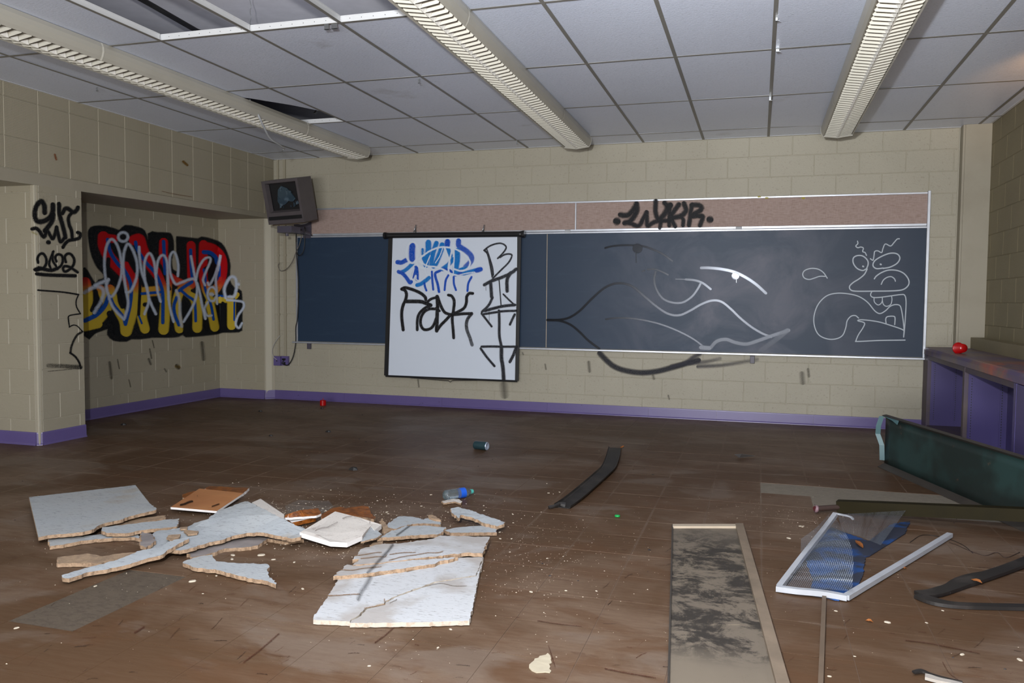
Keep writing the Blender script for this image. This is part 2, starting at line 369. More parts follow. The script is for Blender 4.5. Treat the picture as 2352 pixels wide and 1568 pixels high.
# ------------------------------------------------------------------ spray strokes: ribbons of pigment lying on the surface, soft at the rims
class Paint:
    def __init__(s, surf, off0=.0015):
        s.surf = surf; s.off = off0; s.v = []; s.f = []; s.c = []
    def stroke(s, pts, w, col, alpha=1.0, soft=.45, k=6, fade=None, curve=True, grad=None):
        P = [tuple(p[:2]) + ((p[2],) if len(p) > 2 else (w,)) for p in pts]
        P = spl(P, k) if curve and len(P) > 1 else P
        if len(P) == 1: P = [(P[0][0]-.01, P[0][1], P[0][2]), (P[0][0]+.01, P[0][1], P[0][2])]
        # rounded ends
        def capped(P):
            (x0, y0, w0), (x1, y1, _) = P[0], P[1]; L = math.hypot(x1-x0, y1-y0) or 1; ux, uy = (x0-x1)/L, (y0-y1)/L
            return [(x0+ux*w0*.5*math.sin(a_), y0+uy*w0*.5*math.sin(a_), w0*math.cos(a_)) for a_ in (1.45, 1.15, .8, .4)]
        P = capped(P) + P; P = P[::-1]; P = capped(P) + P; P = P[::-1]
        n = len(P); b = len(s.v); prof = (-1.0-soft*.5, -1.0+soft, 0, 1.0-soft, 1.0+soft*.5); al = (0, 1, 1, 1, 0)
        # arc length fraction
        for i, (x, y, ww) in enumerate(P):
            a_, c_ = P[max(i-1, 0)], P[min(i+1, n-1)]; dx, dy = c_[0]-a_[0], c_[1]-a_[1]; L = math.hypot(dx, dy) or 1
            nx, ny = -dy/L, dx/L; t = i/(n-1)
            fa = 1.0
            if fade: fa = fade[0] + (fade[1]-fade[0])*t
            edge = .0 if i in (0, n-1) else 1.0
            cc = grad(x, y) if grad else col
            for q, aq in zip(prof, al):
                px, py = x+nx*q*ww*.5, y+ny*q*ww*.5
                s.v.append(s.surf(px, py, s.off+t*.0001)); s.c.append(tuple(lin(cc)[:3]) + (aq*alpha*fa*edge,))
        for i in range(n-1):
            for q in range(4): s.f.append((b+i*5+q, b+(i+1)*5+q, b+(i+1)*5+q+1, b+i*5+q+1))
        s.off += .00013
        return s
    def fill(s, pts, col, alpha=1.0, k=3, edge=6, grad=None, crease=None):
        P = [p[:2] for p in spl(list(pts)+[pts[0]], k)][:-1]
        co = [Vector(p) for p in P]; nb = len(co)
        if crease: co += [Vector(q) for q in crease]
        ce_ = [(nb+i, nb+i+1) for i in range(len(co)-nb-1)]
        V, E, Fc, *_ = delaunay_2d_cdt(co, [(i, (i+1) % nb) for i in range(nb)]+ce_, [list(range(nb))], 1, 1e-4)
        b = len(s.v)
        for v in V: s.v.append(s.surf(v.x, v.y, s.off)); s.c.append(tuple(lin(grad(v.x, v.y) if grad else col)[:3]) + (alpha,))
        for f in Fc: s.f.append(tuple(b+i for i in f))
        s.off += .00035
        if edge: s.stroke(P+[P[0]], edge, col, alpha, .6, curve=False, grad=grad)
        return s
    def build(s, name, mat, parent, label=None):
        me = mesh(name, s.v, s.f, mat)
        at = me.color_attributes.new('paint', 'FLOAT_COLOR', 'POINT')
        at.data.foreach_set('color', [c for q in s.c for c in q])
        o = link(name, me, parent)
        if parent is not None: o.matrix_parent_inverse = Matrix.LocRotScale(parent.location, parent.rotation_euler, None).inverted()
        if label: o['label'] = label
        return o

# ================================================================== SETTING
XL, XR, XN = -5.53, 1.98, -6.25        # face of the left beam, right wall, back of the left niche
YR = -5.2                              # rear wall behind the photographer
SLAB = 3.11
def struct(name, g, mats, parent=None):
    o = link(name, g.me(name, mats), parent)
    if parent is None: o['kind'] = 'structure'
    return o

# ---- floor: adhesive bed and vinyl tiles, with some tiles gone
floor = struct('floor', G().box((XN-.1, YR, -.12), (XR+.1, D+.1, -.0017)), M_BED)
adh = G().box((-2.66, 2.28, -.0018), (-2.33, 2.94, -.0016))
a = N('pale_adhesive', (126, 117, 103), .8); mm = a.noise(22, 6, .8, a.map((1, 2.2, 1)), .8); a.mix(a.ramp(mm, .45, .62), (100, 90, 78), .6)
link('adhesive_patch', G().box((.03, 5.04, -.0018), (1.55, 5.68, -.0016)).me('adhesive_patch', a.mat), floor)
link('adhesive_patch', adh.me('adhesive_patch', M_MASTIC), floor)
TX0, TY0, TW, TH = .04, 4.745, .2985, .305
def tile_me(w_, h_, b=.0003, gp=.0011, t=.0026):
    w_, h_ = w_/2-gp, h_/2-gp
    v = [(-w_, -h_, -t), (w_, -h_, -t), (w_, h_, -t), (-w_, h_, -t), (-w_, -h_, -b), (w_, -h_, -b), (w_, h_, -b), (-w_, h_, -b),
         (-w_+b, -h_+b, 0), (w_-b, -h_+b, 0), (w_-b, h_-b, 0), (-w_+b, h_-b, 0)]
    f = [(0,1,5,4), (1,2,6,5), (2,3,7,6), (3,0,4,7), (4,5,9,8), (5,6,10,9), (6,7,11,10), (7,4,8,11), (8,9,10,11)]
    return v, f
tiles = []
missing = set()
for i in (-9,): 
    for j in (-8, -7): missing.add((i, j))
missing.add((0, 2))
for i in (1, 2, 3, 4): 
    for j in (1, 2): missing.add((i, j))
cells = []
for i in range(-21, 7):
    for j in range(-23, 13):
        x0, x1 = TX0+i*TW, TX0+(i+1)*TW; y0, y1 = TY0+j*TH, TY0+(j+1)*TH
        x0, x1, y0, y1 = max(x0, XN), min(x1, XR), max(y0, -1.5), min(y1, D)
        if x1-x0 < .02 or y1-y0 < .02 or (i, j) in missing: continue
        c = Vector(((x0+x1)/2, (y0+y1)/2, 0)); d = c-EYE; z = d.dot(FW)
        vis = False
        if z > .5:
            px, py = CX+F*d.dot(RT)/z, CY-F*d.dot(UP)/z
            vis = -60 < px < 2412 and py < 1640
        cells.append((0 if vis else 1, d.length, x1-x0, y1-y0, c))
cells.sort(key=lambda q: q[:2])
cache = {}
rest = G()
for k, (nv, dl, w_, h_, c) in enumerate(cells):
    dz = random.uniform(-.0002, .0002)
    if k < 300:
        key = (round(w_, 3), round(h_, 3))
        if key not in cache: v, f = tile_me(*key); cache[key] = mesh('floor_tile', v, f, M_FLOOR)
        link('floor_tile', cache[key], floor, (c.x, c.y, dz), (random.uniform(-.0006, .0006), random.uniform(-.0006, .0006), 0))
    else:
        v, f = tile_me(w_, h_); rest.add([Vector(q)+Vector((c.x, c.y, dz)) for q in v], f)
tag(link('floor_tile_field', rest.me('floor_tile_field', M_FLOOR), floor), kind='stuff')

# ---- block walls
BL, BH = .4064, .2032
bcache = {}
def block_me(w_, h_, mat, d=.006):
    key = (round(w_, 3), round(h_, 3), mat.name)
    if key in bcache: return bcache[key]
    w2, h2 = w_/2-.0014, h_/2-.0014; b = .0035
    v = [(-w2, d, -h2), (w2, d, -h2), (w2, d, h2), (-w2, d, h2), (-w2, b, -h2), (w2, b, -h2), (w2, b, h2), (-w2, b, h2),
         (-w2+b, 0, -h2+b), (w2-b, 0, -h2+b), (w2-b, 0, h2-b), (-w2+b, 0, h2-b)]
    f = [(0,1,5,4), (1,2,6,5), (2,3,7,6), (3,0,4,7), (4,5,9,8), (5,6,10,9), (6,7,11,10), (7,4,8,11), (8,9,10,11)]
    bcache[key] = mesh('block', v, f, mat); return bcache[key]
def blocks(parent, p0, ang, length, z0, z1, phase, holes=(), mat=None, odd=1):
    """courses of blocks on the vertical plane through p0 running along angle ang; the outer face looks along -y of the rotated frame"""
    u = Vector((math.cos(ang), math.sin(ang), 0)); mat = mat or M_BLOCK
    k = 0
    while k*BH < z1:
        a0, a1 = max(k*BH, z0), min((k+1)*BH, z1); 
        if a1-a0 > .015:
            ph = phase + (BL/2 if (k % 2) != odd else 0); n0 = math.floor((0-ph)/BL)
            x = ph+n0*BL
            while x < length:
                b0, b1 = max(x, 0), min(x+BL, length)
                skip = any(b0 > hx0-.01 and b1 < hx1+.01 and a0 > hz0-.01 and a1 < hz1+.01 for hx0, hz0, hx1, hz1 in holes)
                if b1-b0 > .012 and not skip:
                    c = Vector(p0)+u*(b0+b1)/2; nrm = Vector((u.y, -u.x, 0))
                    link('block', block_me(b1-b0, a1-a0, mat), parent, (c.x, c.y, (a0+a1)/2), (random.uniform(-.002, .002), 0, ang))
                x += BL
        k += 1
REC = .0042
wall_back = struct('wall_back', G().box((XL-.9, D+REC, -.1), (XR+.3, D+.25, SLAB)), M_MORTAR)
blocks(wall_back, (XL, D, 0), 0, 1.744-XL, .0, HC, -4.596-XL, holes=[(-5.1-XL, .72, 1.40-XL, 2.22)])
# left side: beam above, two piers with a niche between
def zbeam(y): return 2.083+(y-4.83)*.0168
beam = G()
y0, y1 = YR, D
beam.add([(XL-.006, y0, zbeam(y0)), (XL-.006, y1, zbeam(y1)), (XL-.006, y1, SLAB), (XL-.006, y0, SLAB), (XN-.1, y0, zbeam(y0)), (XN-.1, y1, zbeam(y1)), (XN-.1, y1, SLAB), (XN-.1, y0, SLAB)],
         [(0,1,2,3), (4,7,6,5), (0,4,5,1), (0,3,7,4), (1,5,6,2)])
wall_left = struct('wall_left', beam.box((XN-.2, YR, -.1), (XN-REC, D, SLAB)), M_MORTAR)
bb = G().add([(XL, y0, zbeam(y0)), (XL, y1, zbeam(y1)), (XL, y1, 2.188), (XL, y0, 2.16), (XL-.02, y0, zbeam(y0)-.001), (XL-.02, y1, zbeam(y1)-.001), (XL-.02, y1, 2.2), (XL-.02, y0, 2.2)], [(0,1,2,3), (0,4,5,1), (3,2,6,7)])
bb.add([(XL-.02, y0, zbeam(y0)-.001), (XN, y0, zbeam(y0)-.001), (XN, y1, zbeam(y1)-.001), (XL-.02, y1, zbeam(y1)-.001)], [(0, 1, 2, 3)])
link('beam_band', bb.me('beam_band', M_PLASTER), wall_left)
# perforated tiles above the band
def perf_me(w_, h_):
    key = ('p', round(w_, 3), round(h_, 3))
    if key in bcache: return bcache[key]
    w2, h2, b, d = w_/2-.003, h_/2-.0012, .003, .006
    v = [(-w2, d, -h2), (w2, d, -h2), (w2, d, h2), (-w2, d, h2), (-w2, b, -h2), (w2, b, -h2), (w2, b, h2), (-w2, b, h2),
         (-w2+b, 0, -h2+b), (w2-b, 0, -h2+b), (w2-b, 0, h2-b), (-w2+b, 0, h2-b)]
    bcache[key] = mesh('acoustic_wall_tile', v, [(0,1,5,4), (1,2,6,5), (2,3,7,6), (3,0,4,7), (4,5,9,8), (5,6,10,9), (6,7,11,10), (7,4,8,11), (8,9,10,11)], M_PERF)
    return bcache[key]
ys = [8.284-i*.3098 for i in range(-1, 34)]
ys = [min(y, D) for y in ys]
for i in range(len(ys)-1):
    ya, yb = ys[i+1], ys[i]
    for z0_, z1_ in ((2.186, 2.43), (2.43, 2.728), (2.728, HC+.02)):
        if yb-ya > .03 and ya > 2.2: link('acoustic_wall_tile', perf_me(yb-ya, z1_-z0_), wall_left, (XL, (ya+yb)/2, (z0_+z1_)/2), (0, 0, math.pi/2))
H90 = math.pi/2
Y1, Y2, Y3 = 5.14, 5.612, 8.415
pier = G().box((XN-.05, Y1+REC, 0), (XL-REC, Y2-.004, 2.12)).box((XN-.05, Y3+REC, 0), (-5.604, D, 2.17))
pier.add([(-5.604, Y3+.004, 0), (XL-.003, D, 0), (-5.7, D, 0), (-5.604, Y3+.004, 2.17), (XL-.003, D, 2.17), (-5.7, D, 2.17)], [(0, 1, 4, 3), (0, 3, 5, 2), (1, 2, 5, 4)])
link('pier', pier.me('pier', M_MORTAR), wall_left)
blocks(wall_left, (XN, Y1, 0), 0, XL-XN-.034, 0, 2.09, .22, mat=M_BLOCKS)
blocks(wall_left, (XL, Y1+.034, 0), H90, Y2-Y1-.034, 0, 2.105, .04+.37-.034, mat=M_BLOCKS, odd=0)
blocks(wall_left, (XN, Y2, 0), H90, Y3-Y2, 0, 2.14, 6.498-Y2, mat=M_BLOCKS, odd=0)
blocks(wall_left, (XN, Y3, 0), 0, -5.604-XN-.02, 0, 2.15, .30, mat=M_BLOCKS, odd=0)
# rounded arrises of the piers (bullnose blocks, one per course)
def bull(cx_, cy_, r, a0, a1, ztop, mat=M_BLOCKS):
    key = ('b', a0, a1, r, mat.name)
    for k in range(math.ceil(ztop/BH)):
        z0_, z1_ = k*BH+.0014, min((k+1)*BH, ztop)-.0014
        if z1_-z0_ < .02: continue
        g = G(); n = 7
        vs = [(cx_+r*math.cos(a0+(a1-a0)*i/(n-1)), cy_+r*math.sin(a0+(a1-a0)*i/(n-1))) for i in range(n)]
        g.add([(x, y, z0_) for x, y in vs]+[(x, y, z1_) for x, y in vs], [(i, i+1, n+i+1, n+i) for i in range(n-1)])
        link('bullnose_block', g.me('bullnose_block', mat, True), wall_left)
bull(XL-.034, Y1+.034, .034, -H90, 0, 2.09)
bull(-5.624, Y3+.022, .022, -H90, -.2, 2.16)
cg = G().add([(-5.602, Y3+.012, 0), (XL, D-.001, 0), (-5.602, Y3+.012, 2.16), (XL, D-.001, 2.16)], [(0, 1, 3, 2)])
link('chamfered_face', cg.me('chamfered_face', M_BLOCKS), wall_left)
# right wall, pilaster, sill ledge
wall_right = struct('wall_right', G().box((XR+REC, YR, -.1), (XR+.2, D, SLAB)), M_OLIVE)
blocks(wall_right, (XR, 8.37, 0), -H90, 8.37-3.2, .0, HC, 8.37-7.679+.008, mat=M_OLIVE, odd=1)
pl = G().box((1.748, 8.372, 0), (XR, D, HC)).box((1.766, 8.360, 0), (XR, 8.372, HC))
struct('trim_1', pl, M_PLASTER)
struct('trim_2', G().box((1.868, YR, .77), (XR, 8.36, .902)).box((1.862, YR, .775), (1.87, 8.362, .79)), M_OLIVE)
wall_rear = struct('wall_rear', G().box((XN-.2, YR-.2, -.1), (XR+.2, YR, SLAB)), M_PLASTER)

# ---- baseboards in lengths
def base(name, segs, mat=M_PURPLE):
    root = None
    for i, (p, q) in enumerate(segs):
        p, q = Vector((*p, 0)), Vector((*q, 0)); u = (q-p).normalized(); nn = Vector((u.y, -u.x, 0)); L = (q-p).length
        M = Matrix.Translation(p) @ Matrix((u, -nn, Vector((0, 0, 1)))).transposed().to_4x4()
        g = G(); prof = [(0, 0), (-.016, 0), (-.015, .007), (-.008, .016), (-.006, .095), (-.004, .104), (0, .106)]
        g.v = [M @ Vector((x, y, z)) for x in (.0006, L-.0006) for y, z in prof]; n = len(prof)
        g.f = [(i_, i_+1, n+i_+1, n+i_) for i_ in range(n-1)]+[tuple(range(n)), tuple(range(2*n-1, n-1, -1))]; g.m = [0]*len(g.f)
        if root is None: root = struct(name, g, mat)
        else: link('baseboard_length', g.me('baseboard_length', mat), root)
cuts = [XL, -4.6, -3.38, -2.16, -1.075, -.385, .54, 1.51]
base('baseboard_back', [((a_, D), (b_, D)) for a_, b_ in zip(cuts, cuts[1:])])
base('baseboard_left', [((XN, Y1), (XL-.03, Y1)), ((XL-.03, Y1), (XL, Y1+.03)), ((XL, Y1+.03), (XL, Y2)), ((XN, Y2), (XN, 7.0)), ((XN, 7.0), (XN, Y3)), ((XN, Y3), (-5.62, Y3)), ((-5.62, Y3), (XL, D)), ((XN, YR), (XN, Y1))])

# ---- ceiling: slab, suspended grid and lay-in tiles
ceiling = struct('ceiling', G().box((XN-.2, YR-.2, SLAB), (XR+.2, D+.2, SLAB+.2)), M_SLAB)
link('plenum_beam', G().box((XL, 5.08, 2.99), (XR, 5.4, SLAB)).me('plenum_beam', M_JOIST), ceiling)
GX = [XL, -4.92, -4.29, -3.68, -3.02, -2.405, -1.79, -1.17, -.57, .053, .665, 1.27, 1.875, XR]
GY = [-2.93, -1.71, -.49, .73, 1.95, 3.17, 4.395, 5.59, 6.82, 8.05, D]
def tee(p, q, name):
    p, q = Vector(p), Vector(q); u = (q-p).normalized(); v = Vector((-u.y, u.x, 0)); M = Matrix.Translation(p) @ Matrix((u, v, Vector((0, 0, 1)))).transposed().to_4x4(); L = (q-p).length
    g = G().box((0, -.012, -.0015), (L, .012, 0), 0, M).box((0, -.0015, 0), (L, .0015, .040), 1, M).box((0, -.004, .032), (L, .004, .040), 1, M)
    if 'runner' in name and q.x > -3.7 and p.x < -1.7 and 4.3 < p.y < 7:
        x = .06
        while x < L-.05: g.box((x, -.0022, .019), (x+.004, -.0014, .023), 2, M); x += .076
    return link(name, g.me(name, [M_TEE, M_TEEW, M_DARK]), ceiling)
for y in GY[1:-1]:
    for a_, b_ in zip(GX, GX[1:]): tee((a_, y, HC), (b_, y, HC), 'main_runner')
for x in GX[1:-1]:
    for a_, b_ in zip(GY, GY[1:]): tee((x, a_+.013, HC), (x, b_-.013, HC), 'cross_tee')
wa = G().box((XL, YR, HC-.001), (XL+.022, D, HC+.001)).box((XR-.022, YR, HC-.001), (XR, D, HC+.001)).box((XL, D-.022, HC-.001), (XR, D, HC+.001))
link('wall_angle', wa.me('wall_angle', M_TEEW), ceiling)
tc = {}
gone = {(3, 5), (4, 5), (5, 5), (2, 7)}
def ctile(w_, h_):
    key = (round(w_, 3), round(h_, 3))
    if key not in tc:
        w2, h2, b = w_/2-.006, h_/2-.006, .004
        v = [(-w2, -h2, .016), (w2, -h2, .016), (w2, h2, .016), (-w2, h2, .016), (-w2, -h2, b), (w2, -h2, b), (w2, h2, b), (-w2, h2, b),
             (-w2+b, -h2+b, 0), (w2-b, -h2+b, 0), (w2-b, h2-b, 0), (-w2+b, h2-b, 0)]
        tc[key] = mesh('ceiling_tile', v, [(0,1,2,3), (0,4,5,1), (1,5,6,2), (2,6,7,3), (3,7,4,0), (4,8,9,5), (5,9,10,6), (6,10,11,7), (7,11,8,4), (11,10,9,8)], M_CTILE)
    return tc[key]
for i in range(len(GX)-1):
    for j in range(len(GY)-1):
        if (i, j) in gone: continue
        w_, h_ = GX[i+1]-GX[i], GY[j+1]-GY[j]
        rot = (random.uniform(-.0015, .0015), random.uniform(-.003, .003), 0); dz = 0
        if (i, j) == (9, 8): rot = (-.006, .022, .012); dz = -.004
        if (i, j) == (8, 8): rot = (.0, -.004, 0)
        link('ceiling_tile', ctile(w_, h_), ceiling, ((GX[i]+GX[i+1])/2, (GY[j]+GY[j+1])/2, HC+.0015+dz), rot)
# the torn corner of the broken tile still lying in the grid
br = [(-4.285, 5.60), (-4.24, 5.66), (-4.15, 5.72), (-4.02, 5.85), (-3.93, 5.98), (-3.82, 6.14), (-3.74, 6.30), (-3.69, 6.40), (-3.69, 5.60)]
g = G().prism([(x, y, HC+.002) for x, y in br[::-1]], (0, 0, .016)); link('ceiling_tile', g.me('ceiling_tile', [M_CTILE]), ceiling)
# bits of clip and wire still on the grid
def clip(px, py, h=.03, w_=.012, bend=.01):
    p = ce(px, py); g = G().box((p.x-w_/2, p.y-.001, HC-h), (p.x+w_/2, p.y+.001, HC-.001)).box((p.x-w_/2, p.y-.001, HC-h), (p.x+w_/2+bend, p.y+.01, HC-h+.002))
    link('grid_clip', g.me('grid_clip', M_STEEL), ceiling)
for q in ((750, 54, .035, .03), (768, 54, .03, .04, .0), (962, 180, .035, .012), (1187, 322, .04, .01), (1784, 40, .02, .012), (1786, 112, .02, .02), (1769, 222, .03, .014), (222, 200, .03, .012)): clip(*q)
# plenum: hanger wires, cable bundle
pc = Vector((-3.05, 4.44, HC+.03))
def wire(pts, r, name, mat, parent, n=5): 
    o = link(name, G().tube(pts, r, n).me(name, mat, True), parent); return o
tw = [(pc.x+.004*math.sin(i*1.9), pc.y+.004*math.cos(i*1.9), HC+.03+i*.02) for i in range(22)]
wire(tw, .0022, 'hanger_wire', M_STEEL, ceiling)
tw2 = [(-3.73+.004*math.sin(i*1.9), 6.86+.004*math.cos(i*1.9), HC+.03+i*.02) for i in range(22)]
wire(tw2, .0022, 'hanger_wire', M_STEEL, ceiling)
for dx in (0, .018, .034):
    a_ = ce(250+dx*300, 0); b_ = ce(400, 88)
    wire([(-3.72+dx, 3.2, 3.07), (-3.66+dx, 3.7, 3.04), (-3.63+dx, 4.2, 3.0), (-3.60+dx, 4.6, 2.96), (-3.5+dx, 5.3, 2.95)], .008, 'plenum_cable', M_CABLE, ceiling, 7)
link('plenum_strut', G().prism([(-3.95, 6.7, 2.90), (-3.93, 6.7, 2.90), (-3.50, 6.5, 3.18), (-3.52, 6.5, 3.18)], (0, .03, 0)).me('plenum_strut', M_CABLE), ceiling)

# ================================================================== THINGS
# ---- three louvred strip lights
slat_m = {}
def strip_light(xc, skew, y_near, y_far, label, zb=2.722):
    t = empty('strip_light', (xc, y_far, HC), label, 'ceiling light', 'louvred strip lights in three rows on the ceiling')
    t.rotation_euler = (0, 0, skew)
    L = y_far-y_near; hz = zb-HC
    # housing: open trough with bulging sides (local frame: y runs back towards the camera)
    prof = [(-.132, -.001), (-.145, -.03), (-.146, -.06), (-.138, -.09), (-.125, hz), (-.117, hz+.004), (-.119, hz+.03), (-.12, -.02), (.12, -.02), (.119, hz+.03), (.117, hz+.004), (.125, hz), (.138, -.09), (.146, -.06), (.145, -.03), (.132, -.001)]
    seams = [0.0, 1.22, 1.22+2.44, 1.22+4.88, L]; seams = [s for s in seams if s < L]+[L]
    for s0, s1 in zip(seams, seams[1:]):
        g = G(); n = len(prof)
        g.v = [Vector((x, y, z)) for y in (-s0-.001, -s1+.001) for x, z in prof]
        g.f = [(i, i+1, n+i+1, n+i) for i in range(n-1)]; g.m = [0]*len(g.f)
        link('housing', g.me('housing', M_FIX, False), t)
        # joint band
        if s0 > 0:
            pr = [(x*1.015, z-.001) for x, z in prof[:5]]; m2 = len(pr)
            for sgn in (1, -1):
                g = G(); b = 0; g.v += [Vector((x*sgn, y, z)) for y in (-s0+.008, -s0-.008) for x, z in pr]; g.f += [(b+i, b+i+1, b+m2+i+1, b+m2+i) for i in range(m2-1)]
                g.m = [0]*len(g.f); link('joint_band', g.me('joint_band', M_LOUV), t)
    for ye in (0, -L):
        cap = [(x, ye, z) for x, z in ((-.132, 0), (-.147, -.03), (-.148, -.06), (-.14, -.092), (-.126, hz-.003), (0, hz-.02), (.126, hz-.003), (.14, -.092), (.148, -.06), (.147, -.03), (.132, 0))]
        link('end_cap', G().prism(cap, (0, .003 if ye == 0 else -.003, 0)).me('end_cap', M_FIX), t)
    # angled louvre blades, two rows sloping up from a centre spine
    if 'a' not in slat_m:
        for sgn, key in ((1, 'a'), (-1, 'b')):
            # blade runs outward in x, leans in y
            zi, zo = -.016, 0.0
            pts = [(.004, 0, zi), (.106, 0, zo), (.1155, -.007, zo+.008), (.1155, -.030, zo+.036), (.020, -.030, zi+.040), (.004, -.012, zi+.016)]
            pts = [(x*sgn, y, z) for x, y, z in pts]
            g = G().prism(pts if sgn > 0 else pts[::-1], (0, .003, .002)); lp0 = [(.004*sgn, .0, zi), (.106*sgn, .0, zo), (.106*sgn, .013, zo+.002), (.004*sgn, .013, zi+.002)]
            g.prism(lp0 if sgn > 0 else lp0[::-1], (0, 0, .0015), 1); slat_m[key] = g.me('louver_blade', [M_LOUV, M_FIXD])  # narrow lip added to carry the painted shadow line
        g = G().add([(-.006, .002, -.018), (.006, .002, -.018), (.034, -.034, .012), (-.034, -.034, .012), (0, -.050, -.014), (0, -.010, -.019)], [(5, 1, 2, 4), (0, 5, 4, 3), (3, 4, 2)])
        slat_m['s'] = g.me('spine_facet', M_REFL)
    y = .03
    while y < L-.03:
        if not any(abs(y-s) < .02 for s in seams):
            link('louver_blade', slat_m['a'], t, (0, -y+.01, hz+.002)); link('louver_blade', slat_m['b'], t, (0, -y+.01, hz+.002))
            link('spine_facet', slat_m['s'], t, (0, -y+.01, hz+.002))
        y += .0678
    link('lamp_tray', G().box((-.115, -L, -.03), (.115, 0, -.025)).tube([(-.05, -L, -.045), (-.05, 0, -.045)], .013, 8, 1).tube([(.05, -L, -.045), (.05, 0, -.045)], .013, 8, 1).me('lamp_tray', [M_DKRIM, M_LOUV]), t)  # tray coloured dark to paint in the shade inside the housing
    return t
strip_light(-1.762, .012, 2.2, 7.98, 'cream louvred strip light on the ceiling, middle of the three rows')
strip_light(.652, 0, 2.2, 8.02, 'cream louvred strip light on the ceiling, right of the three rows')
strip_light(-4.165, -.012, 2.2, 7.98, 'cream louvred strip light on the ceiling, left row above the perforated wall panels')

# ---- chalkboard
YB = D-.004
cb = empty('chalkboard', (-1.85, YB, .70), 'long dark slate chalkboard in a metal frame with chalk and spray drawings on back wall', 'chalkboard')
x0, x1, z0, z1 = -5.205, 1.49, .70, 1.913
cutsb = [x0, -2.178, x1]
cutsb = [x0, -4.0, -2.178, x1]
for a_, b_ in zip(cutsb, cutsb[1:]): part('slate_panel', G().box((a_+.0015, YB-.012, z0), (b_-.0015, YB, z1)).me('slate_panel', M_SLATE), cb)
def bar(root, name, lo, hi, mat, label=None):
    g = G(); (ax, ay, az), (bx_, by, bz) = lo, hi; e = min(.003, (bx_-ax)/4, (bz-az)/4)
    g.add([(ax, by, az), (bx_, by, az), (bx_, by, bz), (ax, by, bz), (ax, ay+e, az), (bx_, ay+e, az), (bx_, ay+e, bz), (ax, ay+e, bz), (ax+e, ay, az+e), (bx_-e, ay, az+e), (bx_-e, ay, bz-e), (ax+e, ay, bz-e)],
          [(0,1,5,4), (1,2,6,5), (2,3,7,6), (3,0,4,7), (4,5,9,8), (5,6,10,9), (6,7,11,10), (7,4,8,11), (8,9,10,11), (3,2,1,0)])
    return part(name, g.me(name, mat), root, label=label)
bar(cb, 'top_rail', (x0-.01, YB-.022, z1), (x1+.016, YB, z1+.018), M_ALU)
bar(cb, 'side_rail', (x1, YB-.024, z0-.012), (x1+.026, YB, 2.262), M_ALU)
bar(cb, 'side_rail', (x0-.022, YB-.02, z0-.012), (x0, YB, z1+.01), M_ALU)
bar(cb, 'chalk_rail', (x0-.06, YB-.05, z0-.022), (x1+.026, YB, z0-.004), M_ALU)
bar(cb, 'panel_joint', (-2.182, YB-.0135, z0), (-2.174, YB-.011, z1), M_BEIGEW)
for px, py in ((712, 795), (1728, 827)):
    q = bw(px, py); bar(cb, 'rail_bracket', (q.x-.022, YB-.03, q.z-.03), (q.x+.022, YB, q.z+.045), M_BRKT)
def sb(px, py, off): return bw(px, py, YB-.012-off)
# ---- chalk drawing at right of the board
chalk = Paint(sb, .0006); CH = (196, 204, 212)
c7 = fr(1752, 420, 2.528)
def ck(pts, w=6, **k): chalk.stroke([(x, y) for x, y in c7(pts)], w/2.528, CH, .85, .3, 5, **k)
ck([(550,338),(552,352),(540,366),(552,376),(568,372),(584,378),(580,398),(594,404),(602,420)], 7)
ck([(625,440),(640,448),(646,420),(650,398),(668,394),(690,404),(698,380),(712,354),(742,366),(762,346),(780,326),(793,324)], 7)
ck([(602,498),(580,508),(548,496),(526,466),(526,436),(548,422),(580,424),(606,446),(612,470),(602,500)], 8)
ck([(700,494),(660,497),(640,480),(650,452),(690,426),(740,408),(780,412),(796,436),(780,466),(740,488),(700,496)], 8)
for q in ((582,484),(684,472)): ck([q, (q[0]+2, q[1]+1)], 11)
ck([(606,500),(590,530),(560,556),(525,578),(504,600),(510,620),(540,628),(640,628),(760,626),(816,618),(846,592),(846,560),(820,526),(780,508),(730,506),(690,520),(660,540),(648,556)], 8)
ck([(688,588),(700,564),(722,548),(746,544),(764,556),(770,570)], 7)
ck([(374,552),(352,520),(320,500),(280,496),(244,508),(232,530),(242,552),(270,560),(300,552),(330,542),(362,542)], 7)
ck([(634,628),(626,650),(640,664),(680,664),(740,656),(800,648),(824,652),(832,690),(828,780),(822,860),(818,894)], 7)
ck([(646,664),(648,690),(668,708),(686,700),(694,682),(694,664)], 6)
ck([(694,680),(700,704),(718,716),(742,706),(750,680),(748,656)], 6)
ck([(822,858),(800,846),(740,826),(680,808),(620,798),(568,794),(552,800),(590,812),(582,840),(556,880),(542,914),(550,920),(680,914),(826,912)], 7)
ck([(716,816),(714,790),(724,776),(760,774),(768,786),(766,822)], 7)
ck([(818,890),(820,850),(814,790),(806,740),(796,712),(770,706),(740,716),(712,742),(680,758),(650,742),(610,694),(560,660),(500,644),(430,640),(370,656),(322,704),(298,770),(300,830),(324,880),(370,904),(420,906),(462,886),(482,840),(490,800),(512,774),(538,770),(556,784)], 7)
chalk.build('chalk_drawing', P_CHALK, cb, 'white chalk face drawing')
